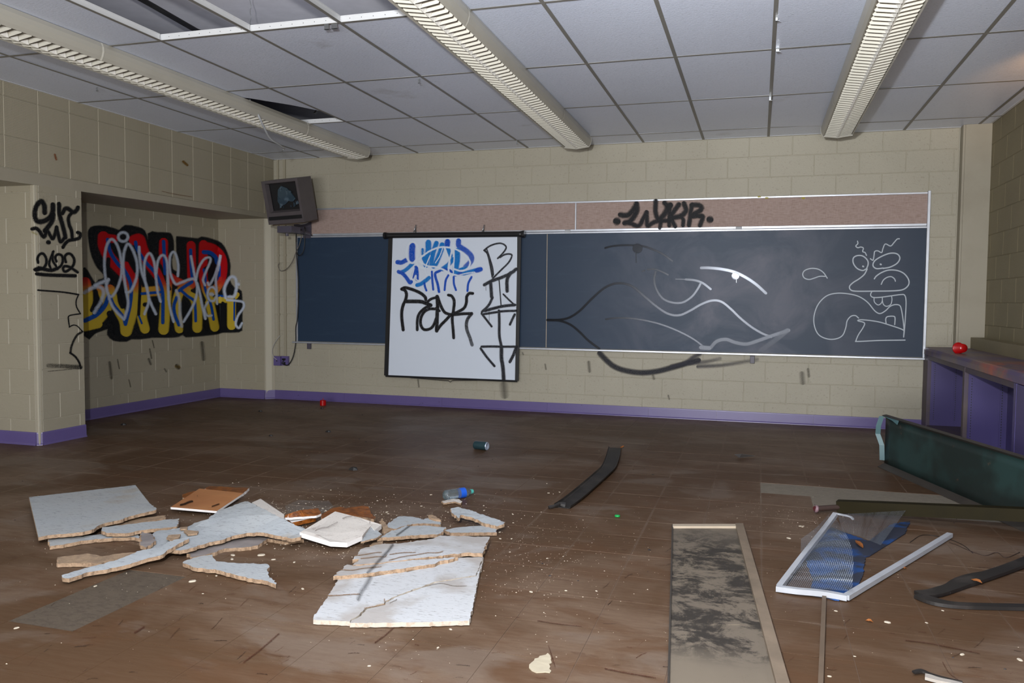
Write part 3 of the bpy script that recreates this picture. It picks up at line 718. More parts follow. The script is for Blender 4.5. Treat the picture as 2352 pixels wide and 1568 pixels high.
# ---- spray drawn face across the board
c6 = fr(1200, 420, 2.8)
gp = Paint(sb, .0018); BK = (36, 39, 45)
def gs(pts, w, **k): gp.stroke(c6(pts), w/2.8, k.pop('col', BK), k.pop('alpha', .97), .3, 6, **k)
gs([(532,418),(580,406),(660,400),(760,404),(830,424),(900,456),(962,500)], 13)
gs([(738,420),(742,421)], 62); gs([(730,440),(731,512)], 5)
gs([(770,568),(786,562)], 8); gs([(806,556),(850,554),(895,570),(936,590)], 12)
gs([(856,572),(848,620),(860,680),(900,740),(960,768),(1030,768),(1090,730),(1128,680),(1145,648)], 14)
gs([(985,618),(1050,620)], 7); gs([(1050,620),(1110,626),(1160,644),(1210,682)], 15)
gs([(1150,546),(1200,546),(1280,554),(1360,572),(1430,604),(1500,650),(1565,708)], 19)
gs([(1368,596),(1372,598)], 46); gs([(1376,610),(1376,640)], 4)
gs([(160,880),(230,880),(300,866),(370,820),(440,750),(520,680),(590,648),(660,648),(720,674),(790,734),(870,800),(940,842),(1010,850),(1080,820),(1150,780),(1220,756),(1280,764),(1340,810),(1400,868),(1470,924),(1540,966),(1600,990)], 15)
gs([(160,882),(240,886),(310,912),(370,960),(420,1010),(494,1066)], 15)
gs([(536,876),(600,868),(690,870),(790,884),(900,912),(1010,956),(1100,1004),(1170,1056)], 11)
gs([(1210,1060),(1250,1018),(1310,1006),(1370,1026),(1440,1036),(1510,1016),(1600,984),(1712,948)], 24, alpha=.75)
gs([(1700,950),(1640,1000),(1530,1080)], 34, alpha=.55, fade=(1, .25))
gs([(1200,1062),(1150,1058)], 30)
gp.build('sprayed_face', P_GLOSS, cb, 'dark glossy spray-painted lips and eyes')
# the same lips go on below the board, on the blocks
def swall(px, py, off): return bw(px, py, D-.0008-off)
lp = Paint(swall, .001)
lp.stroke(c6([(498,1096),(540,1140),(590,1180),(660,1206),(760,1220),(860,1212),(950,1190),(1050,1162),(1130,1140)]), 13, (26, 28, 40), 1, .5, fade=(.9, 1))
lp.stroke(c6([(960,1180),(1040,1160),(1100,1120),(1140,1100)]), 10, (50, 50, 62), .8, .7)
lp.stroke(c6([(1080,1160),(1180,1150),(1270,1130)]), 9, (54, 54, 66), .8, .7, fade=(1, .3))
lp.stroke(c6([(1130,1180),(1280,1172),(1400,1154),(1510,1134)]), 9, (60, 60, 70), .8, .8, fade=(1, .35))
lp.build('sprayed_lower_lip', P_SPECK, wall_back, 'speckled dark spray curve below the chalkboard')
# scuffs
sc_ = Paint(swall, .0008)
for px, py, w_, h_ in ((1157, 896, 20, 30), (1352, 842, 9, 26), (1395, 940, 5, 8), (960, 880, 5, 20), (1535, 912, 5, 10), (1252, 842, 5, 14), (1842, 868, 14, 26), (1500, 866, 8, 8), (1200, 812, 5, 5), (1856, 856, 8, 20)):
    sc_.stroke([(px, py-h_*.4), (px+2, py+h_*.4)], w_*.8, (70, 66, 58), .5, .95)
sc_.build('scuff_marks', P_SPECK, wall_back)

# ---- burlap tackboard strip over the chalkboard
tk = empty('tackboard', (-1.75, YB, 1.94), 'narrow pinkish burlap tackboard strip above the chalkboard, tagged in black', 'tackboard')
tz0, tz1 = 1.952, 2.232
for a_, b_ in ((-5.03, -1.876), (-1.866, 1.49)): part('burlap_panel', G().box((a_, YB-.008, tz0), (b_, YB, tz1)).me('burlap_panel', M_TACK), tk)
bar(tk, 'top_rail', (-5.0, YB-.016, tz1), (1.49, YB, tz1+.018), M_ALU)
bar(tk, 'bottom_rail', (-5.0, YB-.018, 1.934), (1.49, YB, tz0+.006), M_ALU)
bar(tk, 'divider', (-1.878, YB-.018, tz0), (-1.862, YB, tz1), M_ALU)
bar(tk, 'backing_strip', (-5.03, YB-.006, 1.905), (1.49, YB, 1.94), M_RUST)
for px in (1305, 1697):
    q = bw(px, 531 if px < 1400 else 525); bar(tk, 'map_clip', (q.x-.03, YB-.026, 1.925), (q.x+.03, YB-.018, 1.955), M_WHT)
def stk(px, py, off): return bw(px, py, YB-.0185-off)
lk = Paint(stk, .0004); c8 = fr(1390, 440, 9.046); KB = (26, 27, 30)
def lks(pts, w, **k): lk.stroke(c8(pts), w*1.25/9.046, KB, .97, .5, 6, **k)
lks([(320,480),(400,495),(480,480),(560,410),(620,320),(650,260)], 95); lks([(650,260),(660,380),(610,490),(520,610),(410,650)], 95)
lks([(420,640),(560,670),(650,710),(720,690),(780,580),(860,430)], 80); lks([(860,430),(865,560),(880,710),(980,650),(1100,610),(1320,600)], 80)
lks([(1050,200),(1045,400),(1080,540),(1150,590)], 85); lks([(1150,560),(1230,470),(1300,350),(1350,280)], 100); lks([(1240,240),(1300,300),(1350,290)], 95)
lks([(1150,580),(1150,680),(1135,750)], 70); lks([(1340,300),(1340,500),(1330,700)], 75)
lks([(1530,270),(1460,360),(1390,460),(1340,520)], 85); lks([(1640,250),(1680,380),(1640,450),(1560,510),(1420,540)], 90)
lks([(1400,540),(1400,620),(1450,720)], 80); lks([(1440,530),(1560,530),(1620,580),(1615,700)], 70)
lks([(1810,270),(1780,400),(1760,560),(1740,690)], 80); lks([(1800,280),(1930,280),(2000,330),(1960,400),(1840,460)], 90); lks([(1800,520),(1960,500),(2030,520),(2000,620),(1970,700)], 80)
lks([(1900,480),(1960,520)], 60); lks([(240,615),(244,616)], 130); lks([(2175,578),(2178,579)], 120)
lk.build('graffiti_tag', P_MATTE, tk, 'black sprayed tag between two dots')

# ---- projection screen
YS = 8.385
def ss(px, py, off): return bw(px, py, YS-.0015-off)
q = bw(1040, 540, YS)
ps = empty('projection_screen', (q.x, YS, q.z), 'white pull-down projection screen with black borders, graffitied, in front of the chalkboard', 'projection screen')
TLs, TRs, BRs, BLs = (902, 547), (1188, 542), (1186, 873), (892, 861)
fab = [ss(*p_, 0) for p_ in (TLs, TRs, BRs, BLs)]
part('screen_sheet', G().prism(fab[::-1], (0, .002, 0)).me('screen_sheet', M_SCREEN), ps)
for a_, b_, w_ in (((897, 547), (887, 862), .05), ((1193, 540), (1187, 874), .04)):
    A_, B_ = bw(*a_, YS), bw(*b_, YS); e = w_/2
    part('side_border', G().prism([(A_.x-e, YS-.003, A_.z), (B_.x-e, YS-.003, B_.z), (B_.x+e, YS-.003, B_.z), (A_.x+e, YS-.003, A_.z)], (0, .004, 0)).me('side_border', M_BLACK), ps)
A_, B_ = bw(887, 541, YS), bw(1200, 537.5, YS)
part('roller_case', G().tube([A_, A_+(B_-A_)*.02, A_+(B_-A_)*.98, B_], [.036, .031, .031, .036], 14).me('roller_case', M_BLACK, True), ps)
for P_, sg in ((A_, -1), (B_, 1)): part('end_plug', G().tube([P_, P_+Vector((sg*.025, 0, 0))], .038, 12).me('end_plug', M_BLACK), ps)
A_, B_ = bw(886, 863, YS), bw(1188, 875, YS)
part('bottom_bar', G().tube([A_, B_], .011, 8).me('bottom_bar', M_BLACK), ps)
part('pull_handle', G().tube([bw(942, 867, YS-.01), bw(1030, 874, YS-.02), bw(1034, 877, YS-.03), bw(1040, 873, YS-.02), bw(1128, 873, YS-.01)], .004, 6).me('pull_handle', M_BLACK), ps)
for px in (951, 1108):
    q = bw(px, 527, YS+.02); part('hanging_hook', G().tube([q+Vector((0, .05, -.05)), q+Vector((.0, .04, .03)), q+Vector((.012, .02, .05)), q+Vector((.016, 0, .03)), q+Vector((0, -.01, -.03))], .006, 6).me('hanging_hook', M_STEEL, True), ps)
# blue tag
c5 = fr(890, 530, 9.8); B1, B2 = (0, 72, 178), (0, 112, 190); WH = (214, 222, 232)
bl = Paint(ss, .0004)
def bs(pts, w, col=B1, **k): bl.stroke(c5(pts), w*1.15/9.8, col, k.pop('alpha', .96), k.pop('soft', .3), 6, **k)
bs([(560,340),(550,500),(555,640)], 130, B1); bs([(230,705),(320,710),(420,660)], 95); bs([(560,740),(470,830),(380,900),(330,920)], 80, B2)
bs([(250,920),(340,960),(430,1060),(500,1160),(530,1150)], 80); bs([(640,830),(610,930),(585,1030)], 85); bs([(650,830),(665,950),(665,1090)], 75)
bs([(670,1220),(760,1190),(860,1120),(930,1060)], 85, B2); bs([(830,1180),(845,1260),(875,1340)], 45); bs([(1000,920),(1010,1120),(1030,1320)], 45)
bs([(1180,900),(1080,950),(1080,1040),(1130,1200),(1160,1370)], 55); bs([(1370,1000),(1310,1120),(1285,1330)], 45); bs([(1490,1040),(1495,1190),(1540,1330)], 45)
bs([(1890,1040),(1820,1180),(1800,1350)], 45); bs([(920,270),(920,420),(900,560),(870,760)], 125, B2); bs([(1100,280),(1050,420),(1000,620),(990,760)], 100, B2)
bs([(1350,250),(1340,330)], 120); bs([(1230,320),(1190,480),(1090,720),(1040,790)], 110, B2); bs([(820,620),(880,740)], 90, B2)
bs([(1360,400),(1420,560)], 90, B2); bs([(1600,230),(1610,340),(1760,440),(1880,560),(1880,680),(1760,810)], 110, B1, fade=(1, .8)); bs([(1570,450),(1570,640),(1540,840),(1530,960)], 120, B2)
bs([(1240,860),(1370,760),(1470,640)], 90, B2); bs([(1280,860),(1400,900),(1450,950)], 70); bs([(1520,980),(1600,960),(1720,960)], 75)
bs([(1520,960),(1620,880),(1780,830)], 70, B2); bs([(1720,960),(1900,910),(2080,860)], 85, B2); bs([(2010,890),(2090,865)], 100)
bs([(790,420),(790,520)], 60, B2, soft=.8)
def ws(pts, w, **k): bl.stroke(c5(pts), w*.78/9.8, WH, k.pop('alpha', .93), .45, 6, **k)
ws([(640,660),(580,720),(500,700),(440,600),(430,440),(490,290),(590,250),(670,340),(690,520),(650,680),(700,800),(840,850)], 65)
ws([(700,640),(850,520),(1000,430),(1180,370),(1340,370),(1500,400),(1660,480),(1800,600),(1860,720),(1800,850),(1650,900),(1500,860)], 55)
ws([(720,690),(900,790),(1080,810),(1250,870),(1420,960),(1560,1000)], 55); ws([(1280,360),(1340,520),(1400,700),(1370,900)], 50); ws([(1480,330),(1420,560),(1370,820),(1400,980)], 50)
ws([(1490,330),(1500,560),(1490,800),(1480,1000)], 35); ws([(1250,370),(1180,560),(1080,720)], 30); ws([(540,1080),(560,1000),(600,830)], 40)
ws([(600,1070),(640,1000),(650,1100),(760,1110),(900,990)], 40); ws([(880,1000),(850,860),(900,700),(960,560)], 35); ws([(1560,1010),(1760,960),(1960,930)], 45, alpha=.7)
bl.build('graffiti_tag', P_MATTE, ps, 'blue sprayed tag crossed by white lines')
kt = Paint(ss, .0009); c9 = fr(900, 640, 9.224); KK = (22, 20, 22)
def ks(pts, w=62, **k): kt.stroke(c9(pts), w*1.12/9.224, KK, .98, .28, 6, **k)
ks([(210,220),(280,250),(310,330),(290,450),(240,560),(210,700),(215,880),(240,1080)], 66); ks([(220,210),(290,190),(440,230),(600,300),(700,380),(720,440)], 66)
ks([(320,480),(480,480),(640,490),(820,560)], 80); ks([(820,570),(700,620),(580,740),(540,880),(538,1080)], 58); ks([(730,510),(830,430),(920,400),(970,380)], 56)
ks([(920,640),(800,640),(690,700),(620,820),(610,960),(660,1060),(740,1080),(840,1040),(900,950),(940,840)], 60); ks([(960,380),(970,560),(960,760),(950,1100)], 76)
ks([(970,380),(1010,500),(1060,620),(1120,710),(1210,750),(1320,760),(1500,742),(1690,736)], 62); ks([(1010,680),(940,620)], 50)
ks([(960,1090),(1040,980),(1140,880),(1260,760),(1400,700),(1530,620),(1580,500),(1585,380),(1640,310),(1710,310)], 62)
ks([(1200,345),(1270,370),(1320,470),(1310,640),(1280,840),(1295,1040),(1310,1250)], 60); ks([(1690,740),(1620,830),(1580,940),(1590,1080),(1650,1240),(1700,1400)], 66, fade=(1, .75))
ks([(1660,1280),(1710,1460)], 90, alpha=.35) if False else None
kt.build('graffiti_tag', P_MATTE, ps, 'black sprayed letters reading RaYK')
bt = Paint(ss, .0013); c10 = fr(1090, 540, 4.611)
def b3(pts, w=22, **k): bt.stroke(c10(pts), w*1.15/4.611, (30, 30, 36), .95, .35, 6, **k)
b3([(100,160),(160,115),(240,88),(300,92),(335,130),(300,190),(245,245)], 17); b3([(270,235),(320,205),(375,200),(395,220),(360,290),(290,360),(210,440),(180,480)], 18)
b3([(110,165),(140,200),(165,300),(190,440)], 22); b3([(130,150),(160,240),(190,340),(200,420)], 14)
b3([(105,525),(180,485),(280,450),(380,405),(440,360)], 34); b3([(380,400),(345,470),(345,590)], 36); b3([(170,500),(175,570),(180,650)], 34)
b3([(190,660),(150,740),(80,810)], 26); b3([(260,480),(270,600),(280,740)], 12); b3([(305,625),(360,680),(425,740)], 18); b3([(110,800),(200,775),(310,750),(425,738)], 30)
b3([(100,835),(200,820),(300,805),(440,800)], 24); b3([(75,830),(130,900),(180,965)], 22); b3([(425,840),(400,890),(375,945)], 24); b3([(155,770),(156,905)], 4)
b3([(258,800),(262,920),(262,1060),(282,1170)], 28); b3([(75,1180),(180,1178),(300,1180),(450,1180)], 24); b3([(65,1200),(130,1290),(210,1385)], 24); b3([(435,1200),(410,1270),(375,1340)], 30)
b3([(285,1180),(285,1300),(300,1400),(308,1520)], 38); b3([(120,545),(120,585)], 4)
bt.build('graffiti_tag', P_MATTE, ps, 'thin black sprayed column of letters')

# ---- graffiti on the left side
def snear(px, py, off):
    q = sx(px, py, XL+off) 
    return q
tg = Paint(snear, .002); c1 = fr(60, 440, 7.84); KT = (16, 16, 18)
def t1(pts, w=80, **k): tg.stroke(c1(pts), w*1.18/7.84, KT, .98, .4, 6, **k)
t1([(335,375),(325,250),(270,175),(190,250),(155,370),(165,480),(220,540),(320,530),(430,460),(480,350),(482,240)], 84)
t1([(490,420),(460,540),(390,640),(340,700)], 80); t1([(110,670),(180,660),(240,710),(290,790),(330,810),(360,720)], 62)
t1([(380,690),(430,780),(480,850),(520,760),(545,640)], 60); t1([(550,640),(580,780),(620,905),(690,830)], 60)
t1([(592,225),(600,400),(650,580),(695,760),(705,820)], 74); t1([(655,385),(700,310),(760,310),(850,370),(910,330),(930,290)], 72)
t1([(830,370),(765,460),(770,580),(815,700),(830,820)], 60); t1([(930,735),(975,760),(960,830),(880,860),(770,880),(700,940),(665,1000)], 58); t1([(400,912),(403,913)], 74)
t1([(215,1275),(205,1200),(250,1125),(310,1120),(360,1200),(360,1300),(300,1380),(180,1420)], 46); t1([(160,1400),(240,1375),(340,1400),(460,1415),(560,1380)], 60)
t1([(490,1075),(440,1200),(415,1300),(450,1400)], 40); t1([(480,1090),(480,1240),(540,1340)], 40); t1([(545,1255),(525,1180),(570,1130),(640,1150),(660,1240),(620,1340),(500,1410)], 44)
t1([(715,1265),(695,1180),(740,1120),(810,1130),(865,1220),(850,1320),(780,1400),(700,1440),(665,1390),(700,1340),(800,1365),(925,1450)], 46)
t1([(190,1480),(400,1500),(880,1515)], 58)
c2 = fr(60, 640, 6.82)
def t2(pts, w=24, **k): tg.stroke(c2(pts), w/6.82, KT, k.pop('alpha', .96), .35, 6, **k)
t2([(185,178),(340,190),(600,212),(820,248)], 28); t2([(822,248),(785,340),(790,440),(850,545)], 22); t2([(850,548),(760,560),(668,585),(665,660),(680,755)], 22)
t2([(675,755),(740,725),(800,740),(850,790),(885,825)], 20); t2([(880,830),(800,880),(740,980),(705,1080),(695,1160)], 36, alpha=.85); t2([(690,1160),(770,1220),(830,1310),(855,1400)], 34)
t2([(345,1360),(600,1370),(850,1385)], 70, alpha=.45, fade=(.5, 1.6)); t2([(345,1450),(860,1400)], 10, alpha=.6)
tg.build('graffiti_tag', P_MATTE, wall_left, 'black sprayed letters and the year 2022 on the pier')

def snich(px, py, off):
    qq = sx(px, py, XN+off)
    if qq.y > Y3-off: return bw(px, py, Y3-off)
    return qq
XS = 190; z3 = fr(190, 510, 5.6); z4 = fr(370, 510, 5.6)
RED, ORG, YEL, BLU, KG, WG = (172, 12, 20), (186, 90, 40), (186, 160, 48), (0, 66, 148), (16, 18, 22), (196, 206, 222)
def grad(px, py):
    v = (py-510)*5.6
    k1 = min(max((v-690)/150, 0), 1); k2 = min(max((v-800)/130, 0), 1)
    c = [RED[i]+(ORG[i]-RED[i])*k1 for i in range(3)]; return tuple(c[i]+(YEL[i]-c[i])*k2 for i in range(3))
big = Paint(snich, .002)
o3 = [(25,600),(60,640),(150,790),(215,750),(275,730),(275,660),(200,580),(130,440),(90,250),(85,110),(150,62),(300,65),(420,100),(480,112),(550,52),(700,75),(790,120),(830,250),(858,370),(850,150),(960,145),(1100,150)]
o4 = [(125,170),(146,240),(150,360),(125,480),(135,600),(180,640),(232,650),(225,560),(208,230),(240,200),(470,225),(520,202),(650,230),(770,282),(838,400),(878,560),(868,740),(930,850),(1005,880),(1028,950),(1028,1330),(1000,1400),(790,1405),(700,1430),(320,1465),(300,1425),(220,1460)]
o5 = [(1100,1470),(900,1470),(740,1490),(620,1490),(560,1520),(400,1510),(330,1440),(320,1360),(150,1420),(30,1455)]
outline = z3(o3)+z4(o4)+z3(o5)
def toPix(P):
    d = Vector(P)-EYE; z = d.dot(FW); return (CX+F*d.dot(RT)/z, CY-F*d.dot(UP)/z)
crn = [toPix((XN+.002, Y3-.002, z_)) for z_ in (1.95, .55)]
big.fill(outline, KG, .98, 2, 7, crease=[(crn[0][0]+(crn[1][0]-crn[0][0])*i/12, crn[0][1]+(crn[1][1]-crn[0][1])*i/12) for i in range(13)])
def f3(pts, w, zf=z3): big.stroke(zf(pts), w/5.6, RED, 1, .2, 5, grad=grad)
f3([(265,190),(270,300),(330,430),(430,550),(540,660),(610,780),(650,900),(650,1050),(620,1200),(560,1400)], 150); f3([(255,195),(400,215)], 110); f3([(350,870),(390,1000),(460,1120),(520,1260),(550,1400)], 140)
f3([(30,780),(55,900),(60,1050),(50,1250)], 150); f3([(20,1320),(170,1280),(300,1130),(330,980)], 130); f3([(230,860),(280,980)], 110); f3([(30,1350),(200,1310)], 110)
f3([(660,230),(730,220),(770,340),(830,500),(940,640),(1030,780),(1065,950),(1055,1180),(1040,1380)], 140); f3([(560,560),(640,680),(720,860)], 110); f3([(770,900),(1000,880)], 130); f3([(790,1000),(760,1200),(800,1370)], 130)
f3([(1040,260),(1040,420),(1070,600),(1090,800),(1080,1000)], 120)
f3([(385,300),(390,500),(395,700)], 120, z4); f3([(110,700),(200,760),(330,820)], 110, z4); f3([(390,800),(240,900),(195,1100),(235,1370)], 120, z4); f3([(300,860),(430,980),(465,1150),(465,1360)], 130, z4)
f3([(545,290),(540,500),(545,700),(590,900),(640,1100),(690,1350)], 120, z4); f3([(545,300),(680,340),(780,450),(800,600),(770,760),(690,880)], 110, z4); f3([(700,1000),(900,990)], 90, z4); f3([(980,930),(960,960)], 60, z4); f3([(905,1000),(905,1330)], 115, z4)
def kk(pts, w, zf=z3): big.stroke(zf(pts), w/5.6, KG, .98, .3, 5)
kk([(330,480),(330,640),(440,760)], 60); kk([(590,380),(610,500),(690,640)], 60); kk([(480,900),(480,1000),(510,1080)], 70); kk([(170,900),(170,1000),(120,1130)], 60)
kk([(740,700),(735,900),(720,1190)], 42); kk([(840,720),(880,790)], 60); kk([(870,1060),(900,1180),(910,1390)], 90); kk([(800,1060),(950,1060)], 60); kk([(1000,560),(1060,700),(1120,860)], 40); kk([(350,1180),(430,1300),(440,1420)], 90)
kk([(660,600),(640,720)], 90, z4); kk([(300,1060),(330,1200),(330,1400)], 100, z4); kk([(500,900),(550,1000)], 60, z4); kk([(790,1060),(800,1380)], 80, z4); kk([(560,1150),(590,1390)], 50, z4); kk([(400,880),(440,900)], 40, z4); kk([(620,560),(560,600)], 40, z4)
def bb_(pts, w, zf=z3): big.stroke(zf(pts), w/5.6, BLU, .97, .3, 5)
bb_([(320,225),(350,370),(410,480),(480,570)], 50); bb_([(530,610),(600,740),(625,880),(605,1080),(550,1310)], 50); bb_([(350,950),(400,1070),(520,1220),(550,1310)], 50); bb_([(30,1265),(180,1190),(280,1080),(330,960)], 60)
bb_([(680,260),(700,340),(770,460),(840,550),(930,650),(1000,800),(1030,950),(1030,1290)], 48); bb_([(760,920),(1000,900)], 38); bb_([(1040,250),(1050,450),(1060,660)], 48); bb_([(725,1210),(760,1300)], 26)
bb_([(380,360),(385,520),(400,700)], 45, z4); bb_([(235,880),(300,830),(395,770)], 46, z4); bb_([(260,880),(340,950),(425,1010),(440,1100),(445,1270)], 38, z4); bb_([(200,970),(165,1080),(180,1200),(230,1320)], 46, z4)
bb_([(550,385),(630,395),(700,450),(720,520)], 56, z4); bb_([(550,610),(570,720),(565,850),(640,1060),(675,1250)], 36, z4); bb_([(750,570),(745,740)], 40, z4); bb_([(730,945),(880,960)], 30, z4); bb_([(942,990),(940,1260)], 24, z4)
def wg(pts, w=44, zf=z3, **k): big.stroke(zf(pts), w/5.6, WG, k.pop('alpha', .82), .7, 5, **k)
wg([(25,905),(110,850),(200,830),(265,880),(245,1000),(150,1160)], 52, alpha=.7); wg([(160,810),(330,740)], 50); wg([(330,740),(300,850),(360,960),(440,860),(500,660),(490,460),(440,290),(370,220),(310,300),(280,480),(290,700),(330,940),(400,1110),(530,1250)], 40)
wg([(540,1230),(585,1050),(555,860),(520,600),(530,400),(580,280),(650,370),(700,540),(690,720),(620,880),(560,900)], 42)
wg([(520+62*math.cos(t_/6*math.pi), 190+58*math.sin(t_/6*math.pi)) for t_ in range(13)], 40)
wg([(725,320),(730,440),(760,640),(820,820),(860,1000),(940,1180)], 40); wg([(795,1180),(850,1000),(800,740),(795,520),(855,400),(915,500),(940,700),(965,900),(1000,1020)], 38); wg([(940,690),(970,490),(1035,425),(1085,520),(1095,800),(1105,1000)], 38)
wg([(90,700),(95,900),(110,1080),(160,1280)], 36, z4); wg([(215,690),(222,560),(190,420),(150,385),(112,460),(115,640),(180,790),(250,780),(370,735),(440,745),(490,880),(530,1080),(570,1240)], 38, z4)
wg([(385,440),(430,680),(465,850),(440,1000),(380,1130),(290,1280)], 36, z4); wg([(450,740),(480,600),(550,480),(620,455),(635,500),(575,640),(540,740),(565,810)], 34, z4); wg([(600,780),(625,805),(700,660),(765,420),(740,580),(705,720),(715,900),(720,1050)], 34, z4)
wg([(655+58*math.cos(t_/6*math.pi), 925+90*math.sin(t_/6*math.pi)) for t_ in range(13)], 34, z4); wg([(600,1030),(560,1110),(590,1200),(650,1200)], 34, z4, alpha=.7)
wg([(830,970),(815,850),(880,720),(950,715),(970,830),(940,950),(870,960)], 44, z4); wg([(990,800),(992,801)], 50, z4); wg([(850,1000),(960,1010),(1055,1030),(1060,1100),(990,1200),(960,1310),(1000,1360),(1040,1300)], 34, z4)
wg([(195,880),(235,1000),(245,1200),(265,1340)], 44, z4, alpha=.6); wg([(640,925),(660,930)], 50, z4, alpha=.7)
big.build('graffiti_mural', P_MATTE, wall_left, 'red, yellow and blue block-letter mural scrawled over in white')
sf = Paint(snich, .001)
for px, py, w_, h_ in ((252, 850, 7, 44), (344, 812, 4, 26), (350, 790, 3, 20), (464, 806, 9, 46), (406, 842, 8, 8), (296, 880, 3, 20), (342, 830, 6, 14), (270, 836, 3, 26), (378, 850, 4, 8)):
    sf.stroke([(px, py-h_*.4), (px+4, py+h_*.4)], w_, (64, 60, 50), .6, .9)
sf.build('scuff_marks', P_SPECK, wall_left)

rs = Paint(snear, .009)
rs.stroke([(126,355),(129,366)], 5, (120, 66, 30), .8, .8); rs.stroke([(421,371),(430,379)], 6, (112, 82, 34), .85, .6)
rs.stroke([(372,439),(398,445),(440,452)], 2, (110, 70, 40), .5, .9); rs.stroke([(74,533),(84,538)], 4, (150, 140, 60), .5, .9)
rs.build('rust_marks', P_MATTE, wall_left)
ys2 = Paint(snich, .0015); ys2.stroke([(405,841),(411,843)], 8, (130, 104, 40), .8, .7); ys2.build('yellow_stain', P_MATTE, wall_left)
yk = Paint(stk, .0002)
for q_ in ((1759,454),(1843,455),(1742,452)): yk.stroke([q_, (q_[0]+4, q_[1])], 4, (168, 156, 40), .9, .6)
yk.build('yellow_specks', P_MATTE, tk)
# ---- television on its bracket
TVc = bw(649.5, 462, 7.85)
tv = empty('television', TVc, 'boxy grey tube television with a smashed screen, high in the left corner', 'television')
Rtv = Matrix.Rotation(math.radians(-5), 4, 'Z') @ Matrix.Rotation(math.radians(13), 4, 'X') @ Matrix.Rotation(math.radians(-2), 4, 'Y')
Mt = Matrix.Translation(TVc+Vector((.0, .14, .025))) @ Rtv
W2, H2 = .240, .238
g = G()  # cabinet shell: front frame ring + sides, slightly tapered towards the back
fy, by_ = -.13, .12
def rect(w_, h_, y, zo=0): return [(-w_, y, -h_+zo), (w_, y, -h_+zo), (w_, y, h_+zo), (-w_, y, h_+zo)]
V = [Mt @ Vector(p) for p in rect(W2, H2, fy)+rect(W2, H2, by_)+rect(W2-.03, H2-.03, by_+.012)+rect(W2-.045, H2-.06, by_+.07, -.01)]
g.add(V, [(0,1,5,4), (1,2,6,5), (2,3,7,6), (3,0,4,7)], 0); g.add(V, [(4,5,9,8), (5,6,10,9), (6,7,11,10), (7,4,8,11), (8,9,13,12), (9,10,14,13), (10,11,15,14), (11,8,12,15), (12,13,14,15)], 1)
part('cabinet', g.me('cabinet', [M_TV, M_TVB]), tv)
g = G(); F1 = rect(W2, H2, fy); F2 = [(-W2+.045, fy, -H2+.125), (W2-.03, fy, -H2+.125), (W2-.03, fy, H2-.03), (-W2+.045, fy, H2-.03)]
F3 = [(-W2+.06, fy+.05, -H2+.145), (W2-.045, fy+.05, -H2+.145), (W2-.045, fy+.05, H2-.045), (-W2+.06, fy+.05, H2-.045)]
g.add([Mt @ Vector(p) for p in F1+F2+F3], [(0,1,5,4), (1,2,6,5), (2,3,7,6), (3,0,4,7), (4,5,9,8), (5,6,10,9), (6,7,11,10), (7,4,8,11)])
part('front_bezel', g.me('front_bezel', M_TV), tv)
part('control_strip', G().box((-W2+.02, fy-.004, -H2+.045), (W2-.02, fy, -H2+.085), 0, Mt).box((.02, fy-.006, -H2+.055), (.12, fy-.003, -H2+.075), 1, Mt).me('control_strip', [M_DARK, M_BLACK]), tv)
part('tube_cavity', G().box((-W2+.055, fy+.06, -H2+.14), (W2-.04, fy+.1, H2-.04), 0, Mt).me('tube_cavity', M_DARK), tv)
sh = [(-.07,.11),(-.02,.15),(.05,.12),(.10,.06),(.14,.0),(.10,-.03),(.04,-.02),(.0,-.05),(-.06,-.07),(-.10,-.02),(-.085,.05)]
part('picture_tube', G().prism([(x, fy+.045, z+.02) for x, z in sh], (0, .012, 0), 0, 2, Mt).me('picture_tube', M_CRT), tv, label='jagged remains of the broken picture tube')
random.seed(4)
g = G()
for i in range(16):
    a_ = random.uniform(0, 6.28); r_ = random.uniform(.11, .16); cx_, cz_ = .03+r_*math.cos(a_)*1.0, .03+r_*.75*math.sin(a_); s_2 = random.uniform(.008, .022)
    g.prism([(cx_, fy+.04, cz_+s_2), (cx_+s_2, fy+.04, cz_-s_2*.6), (cx_-s_2*.7, fy+.045, cz_-s_2)], (0, .004, 0), 0, 2, Mt)
tag(part('glass_shard', g.me('glass_shard', M_CRT), tv), kind='stuff')
bk = empty('television_bracket', bw(708, 523, D), 'dark steel wall bracket carrying the corner television', 'bracket')
A_, B_ = bw(699, 498), bw(717, 547)
part('wall_plate', G().box((A_.x, D-.03, B_.z), (B_.x, D-.002, A_.z)).box((A_.x-.12, D-.03, B_.z+.05), (A_.x, D-.016, A_.z)).me('wall_plate', M_BRKT), bk)
pb = TVc+Vector((.05, .12, -.275))
part('swing_arm', G().box((pb.x-.16, pb.y-.06, pb.z-.06), (pb.x+.02, pb.y+.12, pb.z+.012)).box((pb.x-.06, pb.y+.1, pb.z-.045), (A_.x+.05, D-.03, pb.z-.01)).me('swing_arm', M_BRKT), bk)
part('tilt_knob', G().tube([pb+Vector((-.03, -.07, -.07)), pb+Vector((-.03, -.07, -.1))], .018, 10).me('tilt_knob', M_BRKT), bk)
part('support_tray', G().box((-.2, -.12, -H2-.016), (.2, .18, -H2-.003), 0, Mt).me('support_tray', M_TVB), bk)
